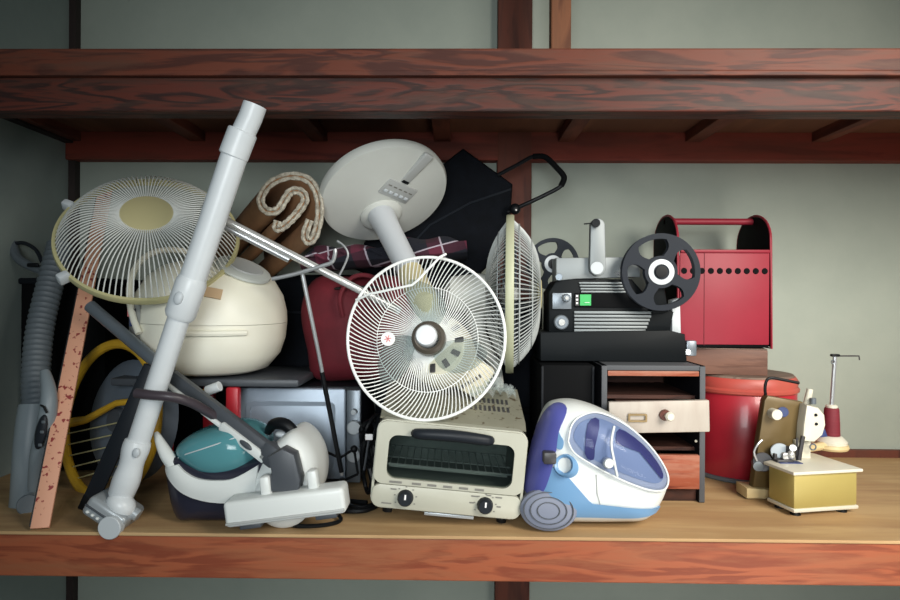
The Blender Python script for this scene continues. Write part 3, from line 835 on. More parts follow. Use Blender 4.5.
MB().lathe([(.028,-.02),(.028,.028),(.024,.036),(0,.039)], frame(at(427,337,.135), nrmf), 36).build('spinner_knob', 'white_plastic', UF, True)
mdir = (at(456,372,.33)-at(433,343,.17)).normalized()
Mm = frame(at(434,344,.175), mdir)
mt = MB().lathe([(0,-.005),(.06,-.005),(.080,.0),(.088,.012),(.092,.05),(.086,.10),(.062,.14),(0,.150)], Mm, 48).build('motor_housing', 'motor_cream', UF, True)
for i in range(12):
    a_ = 2*PI*i/12
    MB().box((.070*math.cos(a_), .070*math.sin(a_), -.004), (.024,.014,.006), .002, Mm @ Matrix.Translation((.070*math.cos(a_), .070*math.sin(a_), -.004)) @ Matrix.Rotation(a_,4,'Z') @ Matrix.Translation((-.070*math.cos(a_), -.070*math.sin(a_), .004))).build('vent_slot', 'panel_dark', mt, True)
ml = at(474,377,.235)
MB().box((0,0,0), (.07,.06,.095), .012, Matrix.Translation(ml) @ Euler((.2,.5,.5)).to_matrix().to_4x4()).build('gear_case', 'motor_cream', UF, True)
Mlab = Matrix.Translation(at(472,381,.175)) @ Euler((0,math.radians(-32),0)).to_matrix().to_4x4()
for i, (dx, wd) in enumerate(((-.028,.006),(-.018,.004),(-.008,.007),(.003,.004),(.013,.006),(.024,.005))):
    MB().box((dx,0,0), (wd,.002,.010), 0, Mlab).build('printed_mark', 'panel_dark', mt, True)
for q in range(3):
    a0 = math.radians(75+120*q); vs = []; fs = []
    for i in range(9):
        u = i/8; r = .03+(Rg*.80-.03)*u
        for j in range(7):
            w2 = (j/6-.5)*(1.1*math.sin(PI*min(1, .25+.72*u)))
            a_ = a0+.5*u+w2
            vs.append((r*math.cos(a_), r*math.sin(a_), -.028+.018*(j/6-.5)))
    for i in range(8):
        for j in range(6):
            b_ = i*7+j; fs.append([b_, b_+1, b_+8, b_+7])
    bl = MB().add(vs, fs, Mdish).build('blade', 'clear_blade', UF, True)
    bl.modifiers.new('thick', 'SOLIDIFY').thickness = .002
bd = MB().lathe([(0,.003),(.017,.003),(.018,.001),(0,-.001)], frame(at(388,339,.10), nrmf), 28).build('round_sticker', 'sticker', gu, True)
mk = MB()
for a_ in (0, 60, 120):
    mk.box((0,0,.0035), (.018,.0022,.001), 0, frame(at(388,339,.10), nrmf) @ Matrix.Rotation(math.radians(a_+12),4,'Z'))
mk.build('sticker_mark', 'sticker_red', gu, True)

# ------------------------------------------------------------------ side-on fan
fc2 = at(510,294,.37)
SF = thing('side_fan', 'white fan seen edge on with cream rim band, standing behind the toaster oven', 'fan', (fc2.x-.035, .455, 0))
axs = Vector((1, .0, .0)).normalized(); axs = Vector((1,-.082,0)).normalized()
Ms_ = frame(fc2, axs, (0,1,0)); Rs = 77/sc(.37)
guard_wires(MB(), Ms_, Rs-.004, .085, .045, 96, .0016, power=2.6, seg=10).torus(Rs*.7,.0018,Ms_ @ Matrix.Translation((0,0,.085*(1-.62**2.6))),60,5).torus(Rs*.9,.0018,Ms_ @ Matrix.Translation((0,0,.085*(1-.87**2.6))),60,5).build('front_guard', 'side_wire', SF, True)
guard_wires(MB(), Ms_ @ Matrix.Diagonal((1,1,-1,1)), Rs-.004, .068, .05, 96, .0016, power=2.2, seg=9).torus(Rs*.8,.0018,Ms_ @ Matrix.Translation((0,0,-.068*(1-.74**2.2))),60,5).build('rear_guard', 'side_wire', SF, True)
MB().lathe([(Rs+.003,-.011),(Rs+.005,-.008),(Rs+.005,.008),(Rs+.003,.011),(Rs-.006,.011),(Rs-.006,-.011),(Rs+.003,-.011)], Ms_, 80).build('rim_band', 'sage_rim', SF, True)
MB().lathe([(0,.092),(.04,.090),(.05,.084),(.05,.078),(0,.078)], Ms_, 32).build('badge', 'beige_cap', SF, True)
MB().lathe([(0,.03),(.02,.02),(.03,-.02),(0,-.03)], Ms_, 24).build('hub', 'fan_panel', SF, True)
for q in range(4):
    vs = []; fs = []; a0 = q*PI/2+.3
    for i in range(7):
        r = .028+(Rs*.84-.028)*i/6
        for j in range(5):
            w2 = (j/4-.5)*1.05; vs.append((r*math.cos(a0+w2), r*math.sin(a0+w2), .035*(j/4-.5)))
    for i in range(6):
        for j in range(4): b_ = i*5+j; fs.append([b_, b_+1, b_+6, b_+5])
    o = MB().add(vs, fs, Ms_).build('blade', 'body_greyblue', SF, True); o.modifiers.new('thick','SOLIDIFY').thickness = .002
MB().lathe([(0,-.068),(.055,-.068),(.06,-.09),(.05,-.17),(.03,-.185),(0,-.185)], Ms_, 32).build('motor_housing', 'fan_body', SF, True)
px_ = fc2.x-.10; pe_ = at(499,380,.42).x
MB().tube([(px_,.38,.53),(px_+.01,.385,.44),(pe_-.01,.42,.35),(pe_,.45,.30),(pe_,.455,.03)], [.03,.024,.018,.016,.016], 16).build('pole', 'fan_body', SF, True)
MB().lathe([(0,.0),(.078,.0),(.08,.012),(.06,.026),(.022,.04),(0,.04)], Matrix.Translation((pe_,.455,0)), 40).build('base', 'fan_body', SF, True)

# ------------------------------------------------------------------ toaster oven
oc = at(445,513,.05)
TO = thing('toaster_oven', 'cream toaster oven with dark glass door and two knobs, front centre of the shelf', 'toaster oven', oc, (0, math.radians(5.3), math.radians(1.5)))
w2 = .182; hh_ = .212
MB().ring(rrect(-w2,0,w2,hh_,.026), rrect(-w2+.006,.004,w2-.006,hh_-.004,.022), -.002, .03).build('front_rim', 'plate_cream', TO)
bm_ = MB()
prof3 = [(.025,.004),(.025,.208),(.05,.224),(.275,.276),(.30,.262),(.30,.03),(.29,.004)]
n_ = len(prof3); xs = (-w2+.006, -w2+.002, w2-.002, w2-.006)
vs = [(x, y, z) for x in (-w2+.003, w2-.003) for y, z in prof3]
fs = [[i, (i+1) % n_, n_+(i+1) % n_, n_+i] for i in range(1, n_)]+[list(range(n_))[::-1], [n_+i for i in range(n_)]]
MB().add(vs, fs).build('outer_shell', 'oven_top', TO, smooth=20)
zw = .060
dr = MB().ring(rrect(-w2+.003,zw,w2-.003,hh_-.003,.022), rrect(-.150,.074,.152,.178,.022), -.010, .008).build('door', 'plate_cream', TO)
MB().prism(rrect(-.151,.073,.153,.179,.02), -.003, .001).build('glass_pane', 'oven_glass', dr)
dh = catmull([(-.088,-.012,.187),(-.080,-.030,.190),(0,-.036,.194),(.080,-.030,.190),(.088,-.012,.187)],5)
MB().tube(dh, [.009+.005*math.sin(PI*i/(len(dh)-1)) for i in range(len(dh))], 12).build('handle', 'dark_plastic', dr)
for i, (x, wd) in enumerate(((-.125,.030),(-.075,.022),(-.038,.022),(.0,.022),(.038,.022),(.076,.022))):
    MB().box((x,-.0105,.066), (wd,.001,.005), 0).build('printed_mark', 'mark', dr)
MB().prism(rrect(-w2+.003,.003,w2-.003,zw-.002,.02), -.010,.02,.002).build('control_panel', 'plate_cream', TO)
# cavity: open to the door
cv = MB()
X0_, X1_, Y0_, Y1_, Z0_, Z1_ = -.160, .162, .012, .24, .066, .190
vs = [(X0_,Y0_,Z0_),(X1_,Y0_,Z0_),(X1_,Y0_,Z1_),(X0_,Y0_,Z1_),(X0_,Y1_,Z0_),(X1_,Y1_,Z0_),(X1_,Y1_,Z1_),(X0_,Y1_,Z1_)]
cv.add(vs, [[0,1,5,4],[3,7,6,2],[0,4,7,3],[1,2,6,5],[4,5,6,7]]).build('cavity', 'cavity', TO, smooth=0)
rk = MB()
for i in range(17): rk.tube([(-.145+.0182*i,.03,.100),(-.145+.0182*i,.22,.100)], .0015, 5)
for y in (.03,.10,.22): rk.tube([(-.155,y,.098),(.157,y,.098)], .0022, 6)
rk.build('wire_rack', 'wire_metal', TO)
MB().tube([(-.15,.08,.082),(.15,.08,.082)], .005, 8).build('heating_element', 'fan_panel', TO)
for x, z in ((-.098,.031),(.093,.031)):
    kn = MB().lathe([(0,.018),(.015,.018),(.0175,.014),(.0195,0),(0,-.002)], frame((x,-.010,z), (0,-1,0)), 32).build('knob', 'dark_plastic', TO)
    MB().box((x,-.0285,z+.006), (.004,.002,.012), 0).build('pointer', 'sticker', kn)
    for i in range(7):
        a_ = math.radians(-30+40*i)
        MB().box((x+.026*math.cos(a_),-.0105,z+.026*math.sin(a_)), (.004,.001,.0025), 0).build('dial_mark', 'mark', TO)
for x, z, wd in ((-.128,.049,.014),(-.142,.014,.024),(.066,.050,.016),(.10,.055,.012),(.124,.052,.016),(.061,.034,.012),(.126,.030,.010)):
    MB().box((x,-.0105,z), (wd,.001,.003), 0).build('printed_mark', 'mark', TO)
for x in (-.14,.14):
    for y in (.03,.26): MB().lathe([(0,-.018),(.012,-.018),(.014,0),(0,.006)], Matrix.Translation((x,y,.0)), 16).build('foot', 'black_plastic', TO)
MB().box((.01,.05,-.006), (.12,.10,.008), .002).build('crumb_tray', 'silver_plastic', TO)
# vents on the top
for r_ in range(2):
    for i in range(9):
        x = .045+.012*i; y = .12+.05*r_; z = .224+(y-.05)*.2311
        MB().box((0,0,0), (.006,.030,.002), 0, Matrix.Translation((x,y,z+.0005)) @ Matrix.Rotation(math.radians(13),4,'X')).build('vent_slot', 'panel_dark', TO)
# clear wrap on the oven top
WR = thing('plastic_wrap', 'crumpled clear plastic wrap on top of the toaster oven, under the upturned fan', 'plastic wrap', at(492,396,.22))
vs = []; fs = []
for i in range(13):
    for j in range(13):
        u, v = i/12-.5, j/12-.5
        vs.append((u*.12, v*.10, .012+.03*math.exp(-10*(u*u+v*v))+random.uniform(-.012,.016)))
for i in range(12):
    for j in range(12): b_ = i*13+j; fs.append([b_, b_+1, b_+14, b_+13])
MB().add(vs, fs).build('wrap', 'wrap', WR, smooth=0)

# ------------------------------------------------------------------ blue canister vacuum
Yb = .125
s2 = lambda pts: [(x, max(.003, z)) for x, z in pp(pts, .08)]
BV = thing('blue_vacuum', 'white and blue canister vacuum with clear blue dome, right of the toaster oven', 'vacuum cleaner', (at(595,500,.10).x, Yb, 0))
out = s2([(526,488),(531,462),(540,430),(548,411),(558,404),(578,403),(604,411),(632,427),(655,450),(668,472),(669,488),(660,508),(646,521),(620,523),(575,523),(540,521),(527,508)])
cB = at(592,470,.08)
PBv = Puff(out, (cB.x, cB.z), Yb, .105, 3.0)
PBv.body(MB()).build('body', 'shell_white', BV, True)
bk = s2([(526,490),(531,462),(540,430),(548,412),(558,405),(566,408),(557,428),(554,446),(548,470),(540,488)])
PBv.patch(MB(), bk, .006, 4, 14, grow=.025).build('rear_cover', 'blue_deep', BV, True)
lb = s2([(532,492),(540,468),(552,462),(566,472),(580,489),(594,499),(620,505),(656,504),(653,510),(625,512),(596,511),(565,510),(545,506)])
PBv.patch(MB(), lb, .005, 4, 10, grow=.012).build('blue_band', 'blue_plastic', BV, True)
wv = s2([(549,432),(552,416),(557,417),(556,428),(560,436),(558,444),(552,442)])
PBv.patch(MB(), wv, .007, 3, 4).build('blue_clip', 'blue_plastic', BV, True)
dm = s2([(564,436),(568,421),(578,413),(596,411),(620,421),(644,440),(660,460),(667,476),(661,485),(646,484),(626,477),(604,467),(582,455),(569,446)])
PBv.patch(MB(), s2([(570,434),(575,421),(586,416),(600,417),(622,428),(642,444),(656,462),(660,474),(650,478),(628,471),(604,461),(584,450)]), .002, 4, 6, True, .01).build('dome_core', 'dome_core', BV, True)
PBv.patch(MB(), s2([(580,448),(584,420),(596,417),(590,440),(588,453)]), .006, 3, 4, True, .01).build('filter_fin', 'dome_purple', BV, True)
PBv.patch(MB(), s2([(616,426),(640,442),(658,466),(656,474),(640,452),(620,436),(611,438)]), .006, 3, 4, True, .01).build('inner_cyclone', 'dome_purple', BV, True)
do = PBv.patch(MB(), dm, .004, 4, 8, True, .004, False, .020).build('clear_dome', 'blue_dome', BV, True)
def PVp(P_, x, y, off): 
    q = at(x, y, .08); return Vector((q.x, P_.yc-P_.H(q.x, q.z)-off, q.z))
MB().tube(catmull([PVp(PBv,x,y,.008) for x,y in [(564,436),(568,421),(578,413),(596,411),(620,421),(644,440),(660,460),(667,476),(661,485),(646,484),(626,477),(604,467),(582,455),(569,446),(564,436)]],4), .0024, 7).build('dome_rim', 'shell_white', do, True)
MB().tube(catmull([PVp(PBv,x,y,.024) for x,y in [(609,422),(604,436),(606,452),(609,467)]],4), .003, 6).build('dome_seam', 'shell_white', do, True)
q = PVp(PBv,601,455,.016)
MB().lathe([(0,.014),(.010,.012),(.0125,.005),(.0125,-.01)], frame(q, (0,-1,.1)), 24).build('latch_button', 'shell_white', BV, True)
q0 = PVp(PBv,556,455,.0)
MB().lathe([(.027,-.05),(.027,.014),(.023,.020),(.018,.016),(.018,-.01)], frame(q0+Vector((.018,0,-.014)), (-.50,-.8,.36)), 32).build('hose_port', 'blue_plastic', BV, True)
MB().box(q0+Vector((-.024,-.004,.008)), (.030,.03,.028), .004).build('port_latch', 'panel_dark', BV, True)
qw = at(549,507,.02)
wv_ = MB().lathe([(0,.010),(.030,.009),(.048,.006),(.056,.0),(.058,-.010),(.056,-.05),(0,-.05)], frame((qw.x,.030,.052), (-.10,-1,.12)) @ Matrix.Diagonal((1.18,.86,1,1)), 48).build('wheel', 'wheel_grey', BV, True)
for r_ in (.022,.036,.049):
    MB().torus(r_, .0014, frame((qw.x,.030,.052), (-.10,-1,.12)) @ Matrix.Diagonal((1.18,.86,1,1)) @ Matrix.Translation((0,0,.0105-.06*max(0,r_-.03)**1.0*2.2)), 40, 5).build('wheel_groove', 'charcoal', wv_, True)
MB().tube([PVp(PBv,591,468,.001), PVp(PBv,592,486,.001), PVp(PBv,596,500,.001)], .0012, 5).build('shell_seam', 'fan_panel', BV, True)

# ------------------------------------------------------------------ small cabinet
cx0, cx1 = at(601,440,.26).x, at(705,440,.26).x
cw = cx1-cx0; ch = .372
CBN = thing('drawer_cabinet', 'small black cabinet with one pale drawer and one brown drawer, under the film projector', 'cabinet', ((cx0+cx1)/2, .26, 0))
for s__ in (-1,1):
    sp_ = MB().box((s__*(cw/2-.008),.16,ch/2), (.016,.32,ch), .002).build('side_panel', 'cab_black', CBN)
    MB().box((s__*(cw/2-.008),-.001,ch/2), (.015,.003,ch-.004), .001).build('edge_strip', 'cab_edge', sp_)
MB().box((0,.16,ch-.007), (cw,.32,.014), .002).build('top', 'cab_edge', CBN)
MB().box((0,.004,ch-.022), (cw-.034,.012,.014), .002).build('top_rail', 'cab_redwood', CBN)
MB().box((0,.31,ch/2), (cw-.034,.010,ch-.03), 0).build('back_panel', 'cab_inner', CBN)
MB().box((0,.165,.282), (cw-.034,.27,.010), 0).build('shelf', 'cab_inner', CBN)
MB().box((0,.165,.140), (cw-.034,.27,.010), 0).build('shelf', 'cab_inner', CBN)
MB().box((0,.16,.022), (cw-.034,.29,.044), .002).build('plinth', 'cab_inner', CBN)
d1 = MB().box((.010,-.035,.240), (cw-.016,.018,.084), .003, Matrix.Rotation(math.radians(-1.5),4,'Y')).build('drawer', 'drawer_pale', CBN)
MB().box((.010,.09,.248), (cw-.07,.23,.050), 0).build('drawer_box', 'cab_inner', d1)
kx = -cw/2+.16
kb_ = MB().lathe([(0,.010),(.013,.010),(.015,.004),(.015,0)], frame((kx-.002,-.044,.246), (-.15,-1,0)), 24).build('knob_base', 'knob_brown', d1)
MB().lathe([(0,.034),(.009,.033),(.0125,.027),(.009,.017),(.007,.008)], frame((kx,-.044,.246), (.12,-1,0)), 24).build('knob', 'ivory', d1)
MB().ring(rrect(-.080,.227,-.030,.249,.003), rrect(-.075,.232,-.035,.244,.002), -.050,-.043).build('label_holder', 'brass', d1)
d2 = MB().box((0,-.004,.086), (cw-.036,.018,.092), .003).build('lower_drawer', 'cab_redwood', CBN)
MB().box((-.03,-.0142,.118), (.05,.001,.028), 0).build('pale_patch', 'grey_wood', d2)
for z in (.165,.275):
    MB().ell((0,0,0), (.004,.004,.004), Matrix.Translation((cw/2-.020,.012,z))).build('shelf_pin', 'ivory', CBN)

# black case left of the cabinet
bx0 = at(540,420,.30).x
BC = thing('black_case', 'plain black hard case standing left of the small cabinet, under the film projector', 'case', ((bx0+cx0)/2-.004, .30, 0))
bw = cx0-bx0-.012
MB().box((0,.14,.184), (bw,.28,.368), .006).build('case_body', 'black_matte', BC)
for s__ in (-1,1):
    MB().box((s__*(bw/2-.004),-.001,.184), (.007,.006,.36), .002).build('edge_trim', 'oven_black', BC)
MB().box((0,-.003,.20), (.03,.010,.03), .003).build('latch', 'oven_black', BC)

# ------------------------------------------------------------------ film projector
Yp = .36
PJ = thing('film_projector', 'old black and silver film projector with two reels, on top of the small cabinet', 'film projector', (at(615,362,.40).x, .42, ch))
def ppz(pts, Y, zmin=ch+.001): return [(x, max(z, zmin)) for x, z in pp(pts, Y)]
MB().prism(ppz([(540,332),(668,330),(684,334),(686,366),(540,366)], Yp), Yp-.01, Yp+.17, .004).build('base', 'proj_black', PJ, True)
MB().prism(pp([(549,292),(556,281),(572,279),(632,279),(650,300),(674,312),(670,331),(549,333)], Yp+.012), Yp+.012, Yp+.14, .004).build('body', 'proj_black', PJ, True)
MB().prism(pp([(556,258),(638,257),(640,277),(575,279),(556,281)], Yp+.02), Yp+.015, Yp+.10, .003).build('top_plate', 'proj_silver', PJ, True)
mb = MB()
for i in range(4): mb.box((at(604,283+i*2.9,Yp+.01).x, Yp+.010, at(604,283+i*2.9,Yp+.01).z), (.145-.004*i,.008,.0052), .001)
mb.build('upper_ribs', 'proj_silver', PJ, True)
mb = MB()
for i in range(6):
    xa, xb = 574, 652-i*1.4; q = at((xa+xb)/2, 312.5+i*3.6, Yp+.01)
    mb.box((q.x, Yp+.008, q.z), ((xb-xa)/sc(Yp),.008,.0072), .001)
mb.build('lower_ribs', 'proj_silver', PJ, True)
MB().prism(pp([(575,293),(635,294),(643,308),(575,307)], Yp+.008), Yp+.006, Yp+.014, .001).build('film_slot', 'black_matte', PJ, True)
gl = MB().prism(pp([(580,294.5),(591,294.5),(591,305.5),(580,305.5)], Yp+.003), Yp+.002, Yp+.012).build('green_label', 'green_label', PJ, True)
MB().box(at(577,300,Yp+.003), (.010,.004,.032), 0).build('print_strip', 'panel_dark', PJ, True)
for i in range(3): MB().box(at(577,296+3.6*i,Yp-.0002), (.006,.002,.005), 0).build('printed_mark', 'sticker', PJ, True)
MB().box(at(587,302.5,Yp), (.014,.002,.0012), 0).build('printed_mark', 'sticker', PJ, True)
MB().prism(pp([(552,293),(571,293),(571,309),(552,309)], Yp+.008), Yp, Yp+.014, .002).build('lens_block', 'steel_grey', PJ, True)
for x, y, r in ((565.5,298,.012),(560.5,322,.021)):
    kq = at(x, y, Yp)
    kn = MB().cyl(kq, kq+Vector((0,-.020,0)), r, 28, .003).build('knob', 'steel_grey', PJ, True)
    MB().cyl(kq+Vector((0,-.020,0)), kq+Vector((0,-.026,0)), r*.45, 20).build('knob_centre', 'chrome', kn, True)
for x in (559,): MB().cyl(at(x,277,Yp+.01), at(x,277,Yp-.02), .010).build('sprocket', 'steel_grey', PJ, True)
am = []
for i in range(13): a_ = PI*i/12; am.append((597+7.2*math.cos(a_), 226-7.2*math.sin(a_)))
for i in range(13): a_ = PI+PI*i/12; am.append((597+8*math.cos(a_), 268-8*math.sin(a_)))
ar = MB().prism(pp(am, Yp), Yp-.012, Yp+.012, .003).build('reel_arm', 'proj_silver', PJ, True)
MB().cyl(at(596,223,Yp-.012), at(596,223,Yp-.04), .012).build('spindle', 'black_plastic', ar, True)
MB().tube([at(594,223,Yp-.034), at(584,224,Yp-.034)], .002, 6).build('spindle_pin', 'black_plastic', ar, True)
MB().cyl(at(597,268,Yp-.012), at(597,268,Yp-.018), .018).build('pivot_cap', 'grey_white', ar, True)
MB().tube(catmull([at(616,272,Yp), at(626,281,Yp), at(634,296,Yp-.005), at(645,305,Yp-.008)],5), .004, 7).build('film_guide', 'wire_metal', PJ, True)
MB().prism(pp([(644,262),(660,262),(668,312),(652,314)], Yp+.0), Yp-.005, Yp+.02, .003).build('rear_arm', 'proj_black', PJ, True)
MB().prism(pp([(671,300),(679,298),(680,334),(671,334)], Yp+.03), Yp+.02, Yp+.06, .003).build('lamp_house', 'grey_white', PJ, True)
# reels
def reel(px, py, Y, R, nm):
    c = at(px, py, Y); Mr = frame(c, (-.03,-1,0), (1,0,0))
    rb = MB()
    N = 72
    def hole(a):   # radius limits of the three windows
        return None
    for fz in (.0, -.022):
        # flange: outer ring, inner disc and three spokes
        rb.lathe([(R,fz),(R,fz+.003),(R*.86,fz+.003),(R*.86,fz),(R,fz)], Mr, N)
        rb.lathe([(.0,fz),(R*.42,fz),(R*.42,fz+.003),(0,fz+.003)], Mr, 40)
        for q in range(4):
            a0 = math.radians(62+90*q); vs = []; fs = []
            K = 9
            for i in range(K):
                u = i/(K-1); r = R*(.36+.54*u)
                hw_ = math.radians(25) - math.radians(12)*math.sin(PI*u) - math.radians(3)*u
                for j in range(7):
                    a_ = a0+hw_*(j/3-1)
                    vs += [(r*math.cos(a_), r*math.sin(a_), fz+.0005), (r*math.cos(a_), r*math.sin(a_), fz+.0028)]
            for i in range(K-1):
                for j in range(6):
                    p_ = (i*7+j)*2
                    fs += [[p_, p_+2, p_+16, p_+14], [p_+1, p_+15, p_+17, p_+3]]
                    if j == 0: fs.append([p_, p_+14, p_+15, p_+1])
                    if j == 5: fs.append([p_+2, p_+3, p_+17, p_+16])
            rb.add(vs, fs, Mr)
    o = rb.build('reel', 'reel_dark', PJ, True)
    MB().lathe([(R*.30,-.022),(R*.30,.0),(R*.33,.005),(R*.20,.006),(R*.20,-.022)], Mr, 40).build('hub_ring', 'grey_white', o, True)
    MB().lathe([(0,.008),(R*.15,.007),(R*.17,-.02)], Mr, 28).build('hub_cap', 'black_plastic', o, True)
    return o
reel(661, 272, Yp-.045, 38.5/sc(Yp-.045), 'reel')
reel(553, 264, Yp+.14, 26/sc(Yp+.14), 'reel')
q = at(661,272,Yp-.02); MB().cyl(q+Vector((0,-.02,0)), q+Vector((0,.03,0)), .008).build('reel_spindle', 'steel_grey', PJ, True)
q = at(553,264,Yp+.14); MB().tube([q+Vector((0,.03,0)), at(572,272,Yp+.08)+Vector((0,.0,0))], .010, 10).build('front_arm', 'proj_black', PJ, True)
cl = MB().box(at(690,348,Yp+.05), (.03,.03,.045), .004).build('clasp', 'steel_grey', PJ, True)
MB().cyl(at(688,352,Yp+.035), at(688,352,Yp+.02), .008).build('clasp_knob', 'chrome', cl, True)

# ------------------------------------------------------------------ red drum, block, tool box
dx = at(744,420,.57).x; Rd = .157; hd_ = .318
DR = thing('red_drum', 'round red canister stool behind the gold sewing machine, against the back wall', 'drum', (dx, .585, 0))
MB().lathe([(0,.004),(Rd-.003,.004),(Rd,.012),(Rd,.262),(Rd-.004,.268)], n=72).build('drum_body', 'drum_red', DR)
MB().lathe([(Rd+.002,0),(Rd+.005,.003),(Rd+.005,.012),(Rd+.001,.014),(Rd-.005,.0)], n=72).build('bottom_rim', 'steel_grey', DR)
MB().lathe([(Rd+.001,.264),(Rd+.006,.268),(Rd+.007,.276),(Rd+.002,.282),(Rd+.003,.300),(Rd-.004,.312),(Rd-.018,.316)], n=72).build('lid_band', 'lid_red', DR)
MB().lathe([(Rd-.006,.311),(Rd-.010,.318),(Rd-.03,.321),(0,.321)], n=72).build('lid_top', 'grey_wood', DR)
WB = thing('wood_block', 'grey brown wooden block on the red canister, under the red tool box', 'block', (at(722,360,.54).x, .575, .321), (0,0,math.radians(-14)))
MB().box((0,0,.039), (.26,.17,.078), .003).build('block', 'brown_wood', WB)
MB().box((0,0,.0795), (.258,.168,.003), 0).build('worn_top', 'grey_wood', WB)
tx0, tx1 = at(677,300,.48).x, at(773,300,.48).x; tz = .404
TX = thing('tool_box', 'red open tool carrier with black round ends and a row of ten holes', 'tool box', ((tx0+tx1)/2, .605, tz))
tw = tx1-tx0; th = at(755,212,.50).z-tz; ph = at(755,250,.48).z-tz
def endpoly(inset=0):
    out = [(-.125+inset, .0+inset),(.125-inset,.0+inset)]
    for i in range(17):
        a_ = PI*i/16; out.append(((.118-inset)*math.cos(a_), th-.085+(.085-inset)*math.sin(a_)))
    return out
Mq = Matrix.Rotation(PI/2,4,'Z')
for s__ in (-1,1):
    x = s__*(tw/2-.004)
    ep = MB().prism(endpoly(.004), -.004, .004, .001, Matrix.Translation((x,0,0)) @ Mq).build('end_plate', 'black_matte', TX)
    pl = endpoly(0)+[endpoly(0)[0]]
    MB().tube([(x, p[0], p[1]) for p in pl[:-1]], .0038, 7, True).build('end_trim', 'tool_red', ep)
MB().box((0,-.120,ph/2+.004), (tw-.02,.004,ph-.012), .001).build('front_panel', 'tool_red', TX)
MB().box((0,.115,ph/2+.004), (tw-.02,.004,ph-.012), .001).build('rear_panel', 'tool_red', TX)
MB().box((0,0,.006), (tw-.02,.235,.010), .001).build('bottom', 'black_matte', TX)
MB().box((0,-.122,ph-.004), (tw-.02,.012,.010), .003).build('top_fold', 'tool_red', TX)
for i in range(10):
    x = -tw/2+.022+(tw-.046)*i/9; z = ph*.785
    MB().lathe([(0,.0025),(.0085,.0025),(.0095,.0),(0,-.001)], frame((x,-.122,z), (0,-1,0)), 20).build('hole', 'black_matte', TX)
MB().box((-.062,-.1225,ph/2), (.0015,.002,ph-.014), 0).build('panel_seam', 'maroon', TX)
MB().cyl((-tw/2,0,th-.018), (tw/2,0,th-.018), .0105).build('handle_bar', 'tool_red', TX)

# ------------------------------------------------------------------ serger
SG = thing('sewing_machine', 'small gold and white overlock sewing machine, at the right of the shelf', 'sewing machine', at(794,515,.15)*1, (0,0,math.radians(12)))
SG.location.z = 0
BWd, BD = .188, .098
MB().box((BWd/2, BD/2, .064), (BWd,BD,.090), .007).build('cloth_box', 'gold_paint', SG)
MB().box((BWd/2, BD/2, .016), (BWd+.004,BD+.004,.010), .003).build('bottom_plate', 'ivory', SG)
MB().prism([(-.008,-.008),(BWd+.008,-.008),(BWd+.008,.165),(.07,.165),(.055,.125),(-.008,.105)], .108, .117, .003, Matrix(((1,0,0,0),(0,0,1,0),(0,1,0,0),(0,0,0,1)))).build('work_plate', 'ivory', SG)
for x, y in ((.02,.02),(BWd-.03,.02),(.02,BD-.02),(BWd-.03,BD-.02)):
    MB().lathe([(0,0),(.013,0),(.011,.008),(.006,.012),(0,.012)], Matrix.Translation((x,y,0)), 18).build('foot', 'black_plastic', SG)
inv = SG.matrix_basis.inverted()
Yt_ = .30
MB().prism([(x, max(z,.022)) for x, z in pp([(768,396),(803,402),(806,408),(800,442),(788,452),(786,490),(753,488),(759,440),(765,400)], Yt_)], Yt_, Yt_+.030, .004).build('tower', 'olive', SG, True)
MB().prism([(x, max(z,.004)) for x, z in pp([(745,487),(800,490),(800,503),(745,503)], Yt_)], Yt_-.012, Yt_+.06, .003).build('tower_base', 'stand_cream', SG, True)
hdp = pp([(804,404),(816,407),(822,414),(823,424),(820,434),(812,441),(800,440),(801,424)], Yt_-.02)
hd2 = MB().prism(hdp, Yt_-.035, Yt_+.07, .006).build('needle_head', 'ivory', SG, True)
for x, y in ((816,415),(816.5,424)): MB().cyl(at(x,y,Yt_-.034), at(x,y,Yt_-.038), .004).build('screw', 'black_plastic', hd2, True)
MB().prism(pp([(795,440),(811,440),(811,464),(797,464)], Yt_-.01), Yt_-.01, Yt_+.05, .003).build('column', 'ivory', SG, True)
kq = at(772,413,Yt_); kn = MB().cyl(kq, kq+Vector((0,-.03,0)), .0145).build('tension_knob', 'ivory', SG, True)
MB().cyl(at(783,412,Yt_), at(783,412,Yt_-.012), .014).build('tension_disc', 'blue_part', SG, True)
kq = at(755,464,Yt_+.01); MB().cyl(kq+Vector((.012,.02,0)), kq+Vector((-.004,-.028,0)), .013).build('wheel_knob', 'grip_grey', SG, True)
MB().cyl(at(763,462,Yt_), at(763,462,Yt_-.016), .026).build('hand_wheel', 'panel_dark', SG, True)
MB().tube(catmull([at(757,461,Yt_-.012), at(754,452,Yt_-.012), at(758,444,Yt_-.012), at(762,440,Yt_-.008)],4), .003, 6).build('thread_guide', 'wire_metal', SG, True)
MB().tube(catmull([at(766,398,Yt_+.02), at(765,388,Yt_+.02), at(767,380,Yt_+.02), at(772,378,Yt_+.02), at(784,380,Yt_+.02), at(799,383,Yt_+.02)],5), .0042, 8).build('carry_rod', 'black_plastic', SG, True)
MB().tube([at(807,404,Yt_), at(810,389,Yt_)], [.010,.008], 14).build('spool_post', 'ivory', SG, True)
MB().cyl(at(813,404,Yt_-.02), at(813,398,Yt_-.02), .008).build('tension_spring', 'steel_grey', SG, True)
